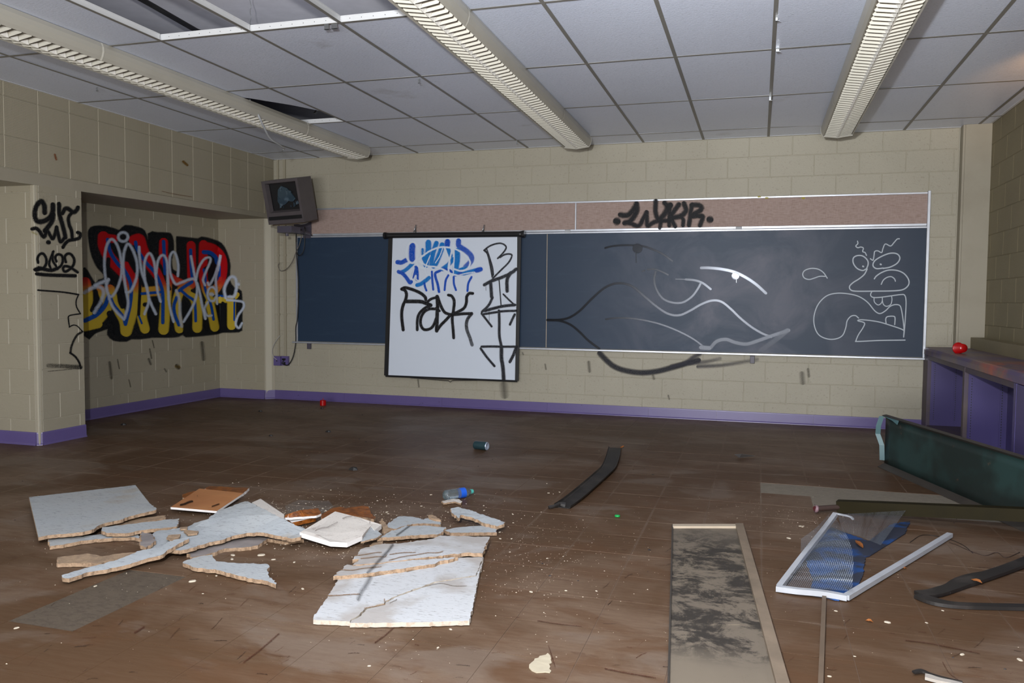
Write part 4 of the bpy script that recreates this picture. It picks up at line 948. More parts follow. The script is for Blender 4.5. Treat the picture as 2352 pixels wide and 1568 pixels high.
# cables and outlets
def cable(name, pix, Y, r, mat, label, k=5):
    P3 = [bw(x, y, (Y if not isinstance(Y, (list, tuple)) else Y[i])) for i, (x, y) in enumerate(pix)]
    P3 = [Vector(p) for p in spl([tuple(p) for p in P3], k)]; tag(link(name, G().tube(P3, r, 6).me(name, mat, True)), label, 'cable')
cz = fr(600, 500, 4.355)
cable('power_cord', cz([(350,115),(352,330),(372,700),(362,1000),(345,1100),(344,1250),(318,1390),(270,1470),(225,1465),(208,1450),(235,1418)]), [8.2, 8.38, 8.43, 8.44, 8.44, 8.44, 8.44, 8.43, 8.43, 8.43, 8.455], .006, M_CABLE, 'black power cord hanging from the television down to the purple outlet')
cable('looped_cable', cz([(436,90),(435,220),(425,320),(398,372),(368,370),(352,330),(350,240)]), 8.30, .005, M_CABLE, 'short black cable looping down under the television bracket')
cable('antenna_wire', cz([(402,140),(400,200),(378,280),(345,350),(310,440),(260,505),(205,532),(178,510),(170,475),(182,452)]), 8.38, .0045, M_WIREB, 'thin pale wire curling left beside the chalkboard edge')
cable('white_lead', cz([(492,12),(460,48),(410,62),(375,60)]), 8.1, .006, M_CABLEW, 'short white lead under the television')
cable('loose_wire', cz([(186,1178),(130,1260),(108,1330),(120,1385),(155,1418)]), 8.44, .004, M_CABLEW, 'thin bent wire reaching into the left purple outlet box')
def outlet(px0, px1, label, hole):
    A_, B_ = bw(px0, 817), bw(px1, 839); t = empty('outlet_box', ((A_.x+B_.x)/2, D, (A_.z+B_.z)/2), label, 'outlet', 'purple outlet boxes on the back wall')
    part('box', G().box((A_.x, D-.035, B_.z), (B_.x, D-.001, A_.z)).me('box', M_PURPLE), t)
    part('cover_plate', G().box((A_.x+.004, D-.038, B_.z+.004), (B_.x-.004, D-.035, A_.z-.004)).me('cover_plate', M_PURPLE), t)
    cx_, cz_ = (A_.x+B_.x)/2, (A_.z+B_.z)/2
    if hole: part('receptacle', G().box((cx_-.014, D-.04, cz_-.04), (cx_+.014, D-.038, cz_-.012)).me('receptacle', M_DARK), t); part('plug', G().box((cx_-.02, D-.06, cz_+.008), (cx_+.016, D-.038, cz_+.03)).me('plug', M_MUD), t)
    else: part('cable_hole', G().tube([(cx_, D-.0385, cz_), (cx_, D-.0395, cz_)], .008, 8).me('cable_hole', M_DARK), t)
outlet(632, 648, 'purple outlet box with a cable entering it, left of the pair', False)
outlet(650, 665, 'purple outlet box with a black plug in it, right of the pair', True)
for px, lb, rr in ((641, 'beige painted conduit rising from the left purple outlet box', .011), (656, 'beige painted conduit rising from the right purple outlet box', .016)):
    X_ = bw(px, 700).x; t = empty('conduit', (X_, D, .52), lb, 'conduit')
    part('raceway', G().box((X_-rr, D-.018, .516), (X_+rr, D-.001, HC-.002)).me('raceway', M_BLOCKS), t)
    for z_ in (1.0, 1.7, 2.4): part('strap', G().box((X_-rr-.006, D-.020, z_), (X_+rr+.006, D-.001, z_+.02)).me('strap', M_BLOCKS), t)

# ---- bent rod hanging from the ceiling
rod = [ce(573, 235)+Vector((0, 0, .02)), fl(592, 262, 2.745), fl(606, 292, 2.665), fl(620, 318, 2.61), fl(636, 329, 2.60), fl(653, 341, 2.60)]
rp = [Vector(p) for p in spl([tuple(p) for p in rod], 5)]
tag(link('bent_rod', G().tube(rp, .0085, 8).tube([fl(653, 341, 2.60), fl(648, 347, 2.59)], .004, 6).me('bent_rod', M_RODM, True)), 'thin bent metal rod dangling from the hole beside the left strip light', 'rod')

# ---- counter with open lockers at right
CXF = 1.50
ct = empty('counter', (1.7, 7.0, 0), 'long purple steel counter with open cubbies along the right wall, top dusty and worn', 'counter')
prof = [(CXF+.03, .80), (CXF+.012, .795), (CXF, .775), (CXF, .735), (CXF+.01, .73), (1.985, .73), (1.985, .80)]
g = G(); n = len(prof); g.v = [Vector((x, y, z)) for y in (YR, D-.001) for x, z in prof]; g.f = [(i, (i+1) % n, n+(i+1) % n, n+i) for i in range(n)]+[tuple(range(n)), tuple(range(2*n-1, n-1, -1))]; g.m = [0]*len(g.f)
part('worktop', g.me('worktop', M_COUNT), ct)
XB = 1.80
part('back_panel', G().box((XB, YR, .085), (1.985, D-.001, .73)).me('back_panel', M_CABP), ct)
part('plinth', G().box((CXF+.012, YR, 0), (1.985, D-.001, .085)).me('plinth', M_CABD), ct)
part('end_post', G().box((CXF+.004, 8.275, 0), (CXF+.035, D-.002, .73)).me('end_post', M_CABD), ct)
part('top_rail', G().box((CXF+.006, 5.60, .694), (CXF+.05, 8.29, .732)).me('top_rail', M_CABD), ct)
parts_ = {}
for y_ in (8.28, 6.885, 5.60):
    pt_ = part('partition', G().box((CXF+.03, y_, .085), (XB, y_+.02, .73)).me('partition', M_CABP), ct); parts_[y_] = pt_
part('stile', G().box((CXF+.003, 6.87, .07), (CXF+.032, 6.925, .73)).me('stile', M_CABD), ct)
part('stile', G().box((CXF+.002, 5.575, 0), (CXF+.05, 5.625, .73)).me('stile', M_CABP), ct)
for y_, xs_ in ((8.28, (1.565, 1.74)), (6.885, (1.556, 1.762))):
    for x_ in xs_:
        g = G().box((x_-.012, y_-.006, .12), (x_+.012, y_-.001, .66))
        z_ = .14
        while z_ < .65: g.box((x_-.002, y_-.0075, z_), (x_+.004, y_-.006, z_+.009), 1); z_ += .02
        link('shelf_standard', g.me('shelf_standard', [M_CABP, M_DARK]), parts_[y_])
part('closed_panel', G().box((CXF+.004, 4.2, .03), (CXF+.03, 5.57, .728)).me('closed_panel', M_CABP), ct)
part('closed_panel', G().box((CXF+.004, 2.9, .03), (CXF+.03, 4.19, .728)).me('closed_panel', M_CABP), ct)

# ---- small red things, can, bottle
q = fl(2207, 812, .80)
Mc = Matrix.Translation((q.x, q.y+.0, .80+.045)) @ Matrix.Rotation(1.9, 4, 'Z') @ Matrix.Rotation(math.radians(-86), 4, 'Y')
rc = empty('cup', (q.x, q.y, .80), 'red plastic cup lying on the purple counter', 'cup')
part('cup_body', G().lathe([(.0, .035), (.034, .035), (.045, -.04), (.047, -.04), (.044, -.035), (.033, .03), (0, .03)], 20, Mc).me('cup_body', M_RED, True), rc)
part('rim', G().lathe([(.045, -.04), (.049, -.043), (.049, -.037), (.045, -.035)], 20, Mc).me('rim', M_RED, True), rc)
q = fl(742, 931)
r2 = empty('candle_holder', (q.x, q.y, 0), 'small red plastic tub standing on the floor near the back baseboard', 'tub')
part('tub', G().lathe([(0, .001), (.033, .001), (.035, .004), (.035, .058), (.032, .06), (.03, .058), (.03, .01), (0, .01)], 18, Matrix.Translation((q.x, q.y, 0))).me('tub', M_RED), r2)
part('spout', G().tube([(q.x, q.y, .055), (q.x+.002, q.y, .085)], .004, 6).me('spout', M_RED), r2)
a_, b_ = fl(1090, 1031), fl(1120, 1034)
dirc = (b_-a_).normalized(); R_ = .034
Mc = Matrix.Translation(((a_.x+b_.x)/2, (a_.y+b_.y)/2, R_)) @ dirc.to_track_quat('Z', 'Y').to_matrix().to_4x4()
cn = empty('drink_can', ((a_.x+b_.x)/2, (a_.y+b_.y)/2, 0), 'dark teal drink can lying on the floor with its silver base showing', 'can')
cbd_ = part('can_body', G().lathe([(.026, -.062), (.033, -.054), (R_, -.048), (R_, .048), (.033, .053)], 22, Mc).me('can_body', M_CAN, True), cn)
part('can_base', G().lathe([(.033, .053), (.031, .058), (.027, .060), (.024, .056), (.0, .050)], 22, Mc).me('can_base', M_CANB, True), cn)
part('can_top', G().lathe([(.026, -.062), (.024, -.058), (0, -.058)], 22, Mc).me('can_top', M_CANB, True), cn)
for s_, zc in ((.30, .030), (-.12, .030)):
    link('dot_print', G().lathe([(0, 0), (.005, 0)], 10, Mc @ Matrix.Rotation(s_-1.6, 4, 'Z') @ Matrix.Translation((R_+.0006, 0, zc)) @ Matrix.Rotation(H90, 4, 'Y')).me('dot_print', M_WLET), cbd_)
a_, b_ = fl(1018, 1150), fl(1087, 1139)
dirc = (b_-a_).normalized(); L = .205
mid = (a_+b_)/2; R_ = .031
Mc = Matrix.Translation((mid.x, mid.y, R_)) @ dirc.to_track_quat('Z', 'Y').to_matrix().to_4x4()
bo = empty('water_bottle', (mid.x, mid.y, 0), 'clear plastic water bottle with a blue label lying behind the broken tiles', 'bottle')
part('bottle_body', G().lathe([(0, -.098), (.022, -.1), (R_, -.092), (R_, -.07), (.029, -.065), (R_, -.06), (R_, -.02), (.0295, -.015), (R_, -.01), (R_, .045), (.024, .066), (.014, .08), (.0125, .09)], 24, Mc).me('bottle_body', M_GLASS, True), bo)
lw_ = part('label_wrap', G().lathe([(R_+.0006, .004), (R_+.0006, .042)], 24, Mc).me('label_wrap', M_LBL, True), bo)
link('label_print', G().box((R_*.2-.004, -R_-.0012, .012), (R_*.2+.004, -R_-.0006, .036), 0, Mc @ Matrix.Rotation(.5, 4, 'Z')).me('label_print', M_WLET), lw_)
part('cap', G().lathe([(.0, .104), (.0135, .103), (.0145, .09), (.0145, .086), (0, .086)], 16, Mc).me('cap', plain('teal_cap', (70, 160, 150), .4, wear=0)), bo)
q = fl(1418, 1186); tag(link('bottle_cap', G().lathe([(0, .009), (.013, .009), (.0155, .006), (.0155, 0), (.0135, 0), (.0135, .005), (0, .006)], 18).me('bottle_cap', M_GREENP, True), None, (q.x, q.y, .0005)), 'small bright green bottle cap on the open floor', 'bottle cap')

# ---- broken ceiling tile pieces on the floor
def rough_poly(P, jag):
    out = []; n = len(P)
    for i in range(n):
        a_, b_ = P[i], P[(i+1) % n]; L = (Vector(b_[:2])-Vector(a_[:2])).length; k = max(1, int(L/.014)) if jag else 1
        for q_ in range(k):
            t = q_/k; z = a_[2]+(b_[2]-a_[2])*t; x = a_[0]+(b_[0]-a_[0])*t; y = a_[1]+(b_[1]-a_[1])*t
            if q_ and jag and L < .34:
                x += random.uniform(-jag, jag); y += random.uniform(-jag, jag)
            out.append((x, y, z))
    return out
def slab(name, pix, z, th, top, side, label, cat='debris', jag=.006, group=None, parent=None, bulge=None):
    """a flat or warped fragment whose top face has the outline pix; per-point heights allowed"""
    P = []
    for p in pix:
        zz_ = p[2] if len(p) > 2 else z
        q = fl(p[0], p[1], zz_); P.append((q.x, q.y, zz_))
    P = rough_poly(P, jag)
    co = [Vector(p[:2]) for p in P]; nb = len(co)
    xs = [c.x for c in co]; ys_ = [c.y for c in co]
    sp_ = max(.05, math.sqrt((max(xs)-min(xs))*(max(ys_)-min(ys_)))/9)
    x = min(xs)
    while x < max(xs):
        y = min(ys_)
        while y < max(ys_): co.append(Vector((x+random.uniform(-.01, .01), y+random.uniform(-.01, .01)))); y += sp_
        x += sp_
    V, E, Fc, *_ = delaunay_2d_cdt(co, [(i, (i+1) % nb) for i in range(nb)], [list(range(nb))], 1, 1e-6)
    used = sorted({i for f in Fc for i in f}); idx = {v: k for k, v in enumerate(used)}
    def zat(v):
        s_, ws_ = 0, 0
        for p in P:
            d2 = (p[0]-v.x)**2+(p[1]-v.y)**2+1e-6; wgt = 1/d2**1.3; s_ += p[2]*wgt; ws_ += wgt
        return s_/ws_
    tops = [Vector((V[i].x, V[i].y, zat(V[i])+random.uniform(-.0008, .0008))) for i in used]
    n = len(tops); verts = tops+[t_-Vector((0, 0, min(th, max(t_.z-.0005, .002)))) for t_ in tops]
    faces = []; fm = []
    ec = {}
    for f in Fc:
        f = [idx[i] for i in f]
        a_, b_, c_ = (tops[f[0]], tops[f[1]], tops[f[2]])
        if (b_-a_).cross(c_-a_).z < 0: f = f[::-1]
        faces.append(tuple(f)); fm.append(0); faces.append(tuple(n+i for i in f[::-1])); fm.append(1)
        for i in range(len(f)):
            e = (f[i], f[(i+1) % len(f)]); ec[e] = 1
    for (i, j) in list(ec):
        if (j, i) not in ec: faces.append((j, i, n+i, n+j)); fm.append(1)
    me = mesh(name, verts, faces, [top, side], False, fm)
    o_ = link(name, me, parent)
    return tag(o_, label, cat, group) if label else o_
T = .017; GB = 'broken ceiling tile pieces heaped on the floor'
def piece(F_, pts, z, top, side, label, th=T, jag=.0055, name='ceiling_tile_fragment'):
    return slab(name, F_(pts), z, th, top, side, label, 'tile fragment', jag, GB)
piece(FA, [(405,860),(740,832),(1150,790),(1600,780),(1650,850),(1500,830),(1150,850),(850,880),(610,930),(430,950)], .020, M_FACE, M_CORE, 'long thin fragment poking out under the large square grey tile')
piece(FB, [(400,1040),(760,930),(1200,820),(1500,815),(1640,850),(1960,860),(1700,885),(1480,850),(1350,940),(1200,962),(900,985),(740,1040),(480,1100)], .018, M_BACK, M_CORE, 'grey back-side-up fragment under the front edge of the curled sheet')
piece(FA, [(155,298,.05),(1575,138,.045),(1765,380,.05),(1850,445,.06),(1850,465,.06),(1480,560,.055),(1380,600,.055),(1130,655,.055),(990,735,.055),(870,765,.055),(600,790,.05),(400,808,.05),(280,835,.05)], .05, M_FACE, M_CORE, 'largest grey tile piece, nearly square, at the far left of the heap', jag=.004)
piece(FA, [(1370,600),(1980,540),(1975,575),(1500,660),(1300,690)], .022, M_TAN, M_CORE, 'narrow tan strip beside the right edge of the large square tile')
piece(FA, [(1130,700),(1640,640),(2155,580),(2125,690),(1650,740),(1460,780),(1200,775),(1120,745)], .045, M_FACE, M_CORE, 'pale blue-grey bar-shaped fragment right of the large square tile')
piece(FA, [(530,1100),(930,1045),(1130,1085),(1400,1040),(1640,1030),(1300,1130),(1120,1180),(700,1180),(535,1185)], .020, M_TAN, M_CORE, 'tan crumbling fragment on the left of the front pieces')
piece(FB, [(-60,800,.045),(0,750,.045),(260,718,.05),(420,690,.05),(500,640,.06),(680,590,.08),(820,480,.085),(1180,352,.10),(1240,365,.11),(1480,480,.11),(1790,640,.09),(1980,720,.07),(1920,830,.06),(1800,850,.06),(1500,790,.06),(1380,770,.06),(1200,775,.055),(1000,820,.05),(870,870,.05),(700,900,.05),(450,980,.05),(310,1010,.05),(150,1000,.045),(-100,1000,.04),(-60,900,.04)], .05, M_FACE, M_CORE, 'wide curled pale sheet of tile in the middle of the heap')
piece(FA, [(1650,760),(1790,790),(1850,880),(1720,970),(1640,940),(1650,850)], .062, M_BACK, M_CORE, 'small grey chunk at the left tip of the curled sheet')
for pts, lb in (([(130,840),(160,800),(320,790),(300,830),(200,880)], 'brown flake on the curled sheet, nearest its torn front edge'), ([(360,750),(400,735),(560,750),(540,780),(420,795)], 'brown flake on the curled sheet, right of the nearer flake'), ([(310,700),(410,690),(405,725),(320,720)], 'small tan flake at the back edge of the curled sheet')):
    piece(FB, pts, .066, M_TAN, M_CORE, lb, th=.008, jag=.002)
piece(FA, [(590,1340,.035),(900,1245,.035),(1280,1150,.04),(1640,1010,.05),(1900,960,.055),(2060,870,.065),(2280,830,.075),(2290,850,.075),(2080,960,.065),(1900,1080,.05),(1800,1100,.045),(1500,1190,.035),(1150,1270,.03),(930,1300,.03),(690,1385,.03),(600,1370,.03)], .04, M_FACE, M_CORE, 'long diagonal strip of tile pointing to the lower left')
piece(FB, [(1270,370),(1385,318),(1700,530),(1700,590),(1690,640),(1500,500)], .075, M_CREAM, M_WEDGE, 'cream tile corner showing behind the curled sheet', jag=0)
piece(FB, [(345,1170),(480,1110),(640,1075),(740,1065),(790,1150),(950,1170),(1480,1190),(1500,1215),(1470,1260),(1500,1370),(1600,1440),(1590,1465),(1400,1400),(1200,1370),(1000,1320),(800,1270),(640,1250),(520,1240),(420,1200)], .022, M_FACE, M_CORE, 'wedge-shaped pale fragment at the front, tapering to the right')
piece(FB, [(640,185),(700,150),(1000,165),(1235,175),(1150,250),(900,260)], .018, M_SOAK, M_WEDGE, 'soaked brown board half hidden behind the orange-brown square', jag=.002)
piece(FB, [(340,262),(500,215),(600,240),(480,330),(345,305)], .015, M_SOAK, M_CORE, 'dark brown scrap at the left of the orange-brown square', jag=.003)
piece(FB, [(185,430,.035),(570,182,.04),(1160,245,.045),(800,485,.035)], .035, M_ORANGE, M_WEDGE, 'orange-brown square tile lying face down with a white edge', th=.012, jag=0)
piece(FC, [(80,450,.07),(330,370,.08),(640,330,.06),(700,420,.05),(620,455,.05),(85,495,.055)], .06, M_SOAK, M_WEDGE, 'wet brown folded tile with a white rim beside the curled sheet', th=.012, jag=.002)
piece(FC, [(150,515),(580,460),(610,480),(215,572)], .035, M_WEDGE, M_SOAK, 'white-topped brown-edged slice under the wet folded tile', th=.022, jag=0)
piece(FC, [(690,440),(900,325),(1000,310),(1100,330),(1250,310),(1400,290),(1470,310),(1540,460),(1590,485),(1560,510),(1100,440),(800,510),(700,500)], .040, M_SOAK, M_CORE, 'wet orange-brown slab behind the white diamond-shaped tile', jag=.004)
piece(FC, [(345,728,.075),(925,385,.065),(1300,480,.06),(1685,600,.05),(1570,690,.05),(1510,620,.05),(1370,790,.045),(1120,900,.04),(850,885,.05)], .06, M_CREAM, M_WEDGE, 'white diamond-shaped tile with a raised rounded edge', th=.022, jag=0)
piece(FC, [(1345,882),(1520,622),(1640,720),(1690,760),(1590,822)], .045, M_FACE, M_CORE, 'white triangular shard at the right tip of the diamond-shaped tile', th=.008, jag=.002)
piece(FC, [(1665,540),(1700,500),(1760,590),(1830,700),(1740,745),(1700,660)], .02, M_TAN, M_CORE, 'tan crumbly stub right of the diamond-shaped tile')
piece(FD, [(465,600),(560,530),(640,490),(830,500),(1000,540),(1060,520),(1180,515),(1270,560),(1260,620),(1130,600),(830,605),(700,640),(560,680),(470,660)], .020, M_FACE, M_CORE, 'furthest grey tile piece in the middle group')
piece(FD, [(1070,470),(1130,465),(1260,545),(1180,540),(1080,510)], .030, M_TAN, M_CORE, 'tan flap standing at the back of the middle group', jag=.003)
piece(FD, [(350,800),(500,720),(720,640),(1000,630),(1330,660),(1300,720),(1200,765),(1000,770),(700,790),(300,820)], .030, M_FACE, M_CORE, 'striped grey tile piece just behind the big cracked tile')
piece(FD, [(1310,700),(1500,660),(1900,625),(2000,630),(2095,650),(2098,730),(1900,735),(1400,738)], .022, M_FACE, M_CORE, 'flat grey strip at the right end of the middle group')
piece(FD, [(1400,380,.05),(1510,350,.055),(1700,400,.055),(2220,580,.045),(2210,605,.045),(2100,640,.04),(1900,590,.04),(1750,520,.045),(1560,470,.05),(1520,520,.045),(1420,430,.045)], .045, M_FACE, M_CORE, 'narrow sliver of tile leaning at the upper right of the heap')
piece(FD, [(1265,265),(1440,230),(1530,235),(1580,270),(1560,298),(1470,270),(1300,293)], .014, M_CREAM, M_CORE, 'small cream curl of tile in front of the water bottle', th=.01, jag=.003)
piece(FE, [(760,215),(800,185),(920,165),(925,200),(840,215)], .012, M_TAN, M_CORE, 'tan scrap between the cracked tile and the middle group', jag=.004)
piece(FE, [(400,605),(760,590),(1200,520),(1540,440),(1800,360),(2095,350),(2010,565),(1520,645),(1400,690),(1100,795),(940,872),(930,893),(720,948),(625,1040),(545,1080),(530,1108),(100,1088),(105,1048),(270,820),(330,720)], .020, M_FACEW, M_EDGE, 'lower left half of the big cracked white tile in front', jag=.003)
piece(FE, [(2100,355),(2030,640),(1990,860),(1935,1100),(1600,1110),(1100,1120),(530,1128),(560,1090),(640,1052),(740,962),(945,908),(955,884),(1112,806),(1420,702),(1535,656),(2015,575)], .021, M_FACEW, M_EDGE, 'lower right half of the big cracked white tile in front', jag=.003)
piece(FE, [(500,437),(560,452),(760,430),(1040,408),(1500,372),(1800,352),(1560,410),(1530,430),(1280,465),(1000,510),(700,545),(500,565),(335,577)], .036, M_FACEW, M_CORE, 'middle raised strip of the big cracked white tile')
piece(FE, [(660,260),(840,205),(1130,190),(1490,140),(1600,100),(2175,115),(2090,310),(1900,300),(1500,348),(1040,400),(760,430),(560,450),(650,375),(560,380)], .040, M_FACEW, M_CORE, 'back strip of the big cracked white tile')
# black streak across the striped tile and the cracked tile
def pst(z): return lambda px, py, off: fl(px, py, z+off)
stp = Paint(pst(.043), .0)
stp.stroke(FE([(1030,212),(960,300),(880,385),(800,470),(740,530)]), 7, (60, 60, 60), .6, .95); stp.build('streak', P_SPECK, bpy.data.objects.get('ceiling_tile_fragment'), None)
bpy.data.objects['streak'].parent = None
last = [o_ for o_ in COL.objects if o_.name.startswith('ceiling_tile_fragment')]
def frag(word): return next(o_ for o_ in last if o_.get('label', '').startswith(word))
bpy.data.objects['streak'].parent = frag('back strip of the big')
s2 = Paint(pst(.0235), .0); s2.stroke(FE([(770,590),(720,680),(670,750),(630,840)]), 10, (80, 80, 80), .5, .95); s2.build('streak', P_SPECK, frag('lower left half'))
s3 = Paint(pst(.0335), .0); s3.stroke(FD([(790,630),(700,700),(600,770)]), 5, (70, 70, 70), .65, .9); s3.build('streak', P_SPECK, frag('striped grey'))
tag(slab('paint_flake', [(1215,1532),(1228,1512),(1258,1499),(1265,1515),(1263,1543),(1232,1543)], .004, .003, M_PEEL, M_PEEL, 'beige ragged paint flake near the bottom edge of the floor', 'paint flake', .006))
def cracks(F_, lines, z, w_, col, parent, name='hairline_crack', al=.8):
    c_ = Paint(pst(z), .0)
    for L_ in lines: c_.stroke(F_(L_), w_, col, al, .7, 4)
    c_.build(name, P_MATTE, parent)
TANC = (140, 110, 82)
cracks(FE, [[(585,335),(700,322),(820,300),(900,296)], [(660,368),(760,358),(860,345),(940,350),(960,330)], [(990,388),(1060,370),(1130,350),(1300,325),(1430,302)], [(1000,320),(1150,300),(1300,296)], [(1440,300),(1560,300),(1620,285)]], .0425, 2.2, TANC, frag('back strip'))
cracks(FE, [[(270,805),(400,800),(520,790),(640,785)], [(935,870),(935,845)], [(1200,520),(1350,480),(1500,440)], [(700,950),(850,925),(940,905)]], .0225, 2.4, TANC, frag('lower left half'))
cracks(FE, [[(1430,690),(1600,660),(1750,690),(1900,690)], [(1000,890),(1080,850)]], .0232, 1.6, (120, 110, 100), frag('lower right half'))
cracks(FE, [[(430,500),(560,505),(700,480),(900,465)]], .0385, 2.0, TANC, frag('middle raised'))
for L_ in ([(322,400),(380,385),(430,362),(472,355)], [(550,278),(600,268),(680,258),(742,224)]): cracks(FB, [L_], .0392, 5, (44, 28, 16), frag('orange-brown square'), 'dark_tear', .95)
cracks(FB, [[(930,305),(1015,284)]], .0412, 3, (60, 36, 20), frag('orange-brown square'), 'dark_tear', .9)
cracks(FB, [[(740,418),(830,388)]], .0412, 3, (60, 36, 20), frag('orange-brown square'), 'dark_tear', .9)
cracks(FC, [[(600,700),(650,670),(720,650),(800,640),(880,600),(960,560)], [(1050,500),(1120,470),(1200,460)], [(1500,520),(1490,580)], [(1370,800),(1440,700),(1520,622)]], .0665, 2.4, (120, 104, 96), frag('white diamond'), 'stain', .5)
# clear glass sheet behind the wet fold
GL = N('sheet_glass', (180, 190, 190), .08); GL.b.inputs['Alpha'].default_value = .06
slab('glass_sheet', FC([(105,300),(330,195),(560,210),(830,215),(900,300),(640,440),(300,460),(150,400)]), .006, .004, GL.mat, GL.mat, 'thin clear sheet lying behind the wet brown pieces', 'glass sheet', 0)

# dark gouges and scrapes in the tiles
fs = Paint(lambda px, py, off: fl(px, py, .0009+off*.12), .0)
random.seed(21)
for k in range(150):
    px, py = random.uniform(60, 2340), random.uniform(1250, 1565)
    if 1535 < px < 1790: continue
    L_ = random.uniform(6, 30); dx, dy = (L_, random.uniform(-2, 3)) if random.random() < .55 else (L_*.8, -L_*random.uniform(.4, .9))
    c_ = random.choice([(58, 36, 26), (44, 30, 24), (78, 44, 30), (50, 40, 34)])
    fs.stroke([(px, py), (px+dx*.5, py+dy*.5+random.uniform(-2, 2)), (px+dx, py+dy)], random.uniform(.8, 2.2), c_, random.uniform(.3, .6), .9, 2)
for pts_, w_ in (([(905,1440),(885,1458),(862,1475)],5), ([(640,1455),(600,1490),(560,1520)],5), ([(1390,1535),(1440,1545),(1505,1556)],4), ([(1235,1425),(1280,1432),(1335,1438)],3), ([(310,1452),(330,1440)],6), ([(2080,1470),(2140,1478),(2250,1500)],3), ([(1260,1482),(1275,1530)],3), ([(2165,1520),(2180,1545),(2200,1560)],2.5)):
    fs.stroke(pts_, w_*.8, (72, 40, 28), .6, .9)
fs.build('scratch_marks', P_MATTE, floor)
# crumbs and dust on the floor
random.seed(7)
def crumb_field(n, xr, yr, s0, s1, mat, name, label, dens=None):
    g = G(); k = 0
    while k < n:
        x, y = random.uniform(*xr), random.uniform(*yr)
        if dens and random.random() > dens(x, y): continue
        k += 1; s_ = random.uniform(s0, s1) * (1 if random.random() < .9 else 1.8); a_ = random.uniform(0, 6.28); el = random.uniform(.4, 1)
        pts = [(x+s_*math.cos(a_+t)*random.uniform(.6, 1), y+s_*el*math.sin(a_+t)*random.uniform(.6, 1), 0) for t in (0, 1.2, 2.5, 3.8, 5.1)]
        z = s_*random.uniform(.3, .6)
        g.add([(px, py, .0) for px, py, _ in pts]+[(x, y, z)], [(i, (i+1) % 5, 5) for i in range(5)])
    tag(link(name, g.me(name, mat)), label, 'debris', None, 'stuff')
def heap(x, y):
    d = min(math.hypot((x+1.9)/1.1, (y-3.9)/.8), math.hypot((x+2.6)/.9, (y-3.7)/.8), math.hypot((x+1.1)/.6, (y-3.6)/.9), math.hypot((x-.2)/.5, (y-4.8)/.35)); return .03+math.exp(-d*d*1.6)
crumb_field(3600, (-4.2, 1.4), (2.0, 7.6), .0010, .0028, M_CRUMB, 'plaster_crumbs', 'fine pale plaster crumbs scattered over the brown floor', heap)
crumb_field(900, (-3.3, -1.1), (3.3, 4.6), .0015, .006, M_CRUMB, 'tile_crumbs', 'pale tile crumbs packed around the broken ceiling tiles', lambda x, y: .05+.95*math.exp(-((x+2.2)/.55)**2-((y-3.85)/.35)**2))
crumb_field(260, (-6.0, 1.4), (3.0, 8.3), .003, .008, M_BCRUMB, 'dirt_crumbs', 'small dark crumbs strewn over the floor', lambda x, y: .1+.9*math.exp(-((x+4.9)/1.2)**2-((y-7.7)/.5)**2))
# larger chips, one by one
chips = [(442, 1335, .026), (497, 1322, .012), (466, 1363, .008), (1297, 1170, 0), (219, 1346, .014), (1257, 1282, .01), (968, 1162, .012), (888, 1176, .016), (990, 1136, .014), (1029, 1176, .012), (1260, 1132, .014), (1285, 1130, .012), (1256, 1110, .008), (1148, 1222, .014), (1149, 1237, .014), (1175, 1237, .012), (1220, 1359, .014), (695, 1352, .014), (676, 1291, .014), (1995, 1425, 0), (2038, 1429, .02), (1920, 1403, .012), (1812, 1236, .02), (1838, 1208, .016), (1845, 1208, .012), (1900, 1215, .01), (1843, 1210, .01), (1963, 1507, .008), (2210, 1503, .016), (2342, 1515, .018), (1905, 1553, .012), (2128, 1430, .01), (2165, 1402, .01), (600, 1275, .03), (628, 1285, .018), (560, 1258, .05), (585, 1250, .03), (535, 1275, .022), (533, 1284, .018), (655, 1250, .014), (1112, 1172, .012), (38, 1442, .016), (1370, 1357, .01), (1300, 1356, .01), (1035, 1445, .012), (848, 1529, .010), (1006, 1487, .01)]
chip_src = None
for i, (px, py, s_) in enumerate(chips):
    if s_ <= 0: continue
    q = fl(px, py)
    if chip_src is None:
        random.seed(3); g = G(); ring = [(math.cos(t)*random.uniform(.7, 1), .6*math.sin(t)*random.uniform(.7, 1)) for t in [k*.785 for k in range(8)]]
        g.add([(x, y, 0) for x, y in ring]+[(x*.8, y*.8, .28) for x, y in ring], [(k, (k+1) % 8, 8+(k+1) % 8, 8+k) for k in range(8)]+[tuple(range(8, 16))])
        chip_src = g.me('plaster_chip', M_CRUMB)
    o_ = link('plaster_chip', chip_src, None, (q.x, q.y, 0), (0, 0, random.uniform(0, 6.28))); o_.scale = (s_*.8, s_*.8, s_*.6)
    tag(o_, 'small pale plaster chip lying loose on the brown floor', 'plaster chip', 'loose plaster chips on the floor')
for px, py, s_, lb in ((812, 1079, .035, 'largest dark scrap on the open floor left of the can'), (754, 992, .028, 'flat dark scrap further back on the floor'), (284, 976, .03, 'black flat scrap on the floor near the left niche'), (622, 1001, .02, 'tiny dark scrap in the middle of the left floor'), (740, 938, .022, 'black scrap just in front of the red tub'), (598, 945, .024, 'black scrap on the floor below the left corner pier')):
    q = fl(px, py); g = G().add([(-1, -.3, 0), (.2, -.6, 0), (1, -.2, 0), (.7, .5, 0), (-.5, .5, 0), (-.8, -.25, .35), (.2, -.4, .6), (.8, -.1, .3), (.5, .4, .5), (-.4, .35, .6)], [(0,1,6,5), (1,2,7,6), (2,3,8,7), (3,4,9,8), (4,0,5,9), (5,6,7,8,9)])
    o_ = link('dark_scrap', g.me('dark_scrap', M_BCRUMB), None, (q.x, q.y, 0)); o_.scale = (s_, s_, s_); tag(o_, lb, 'scrap')

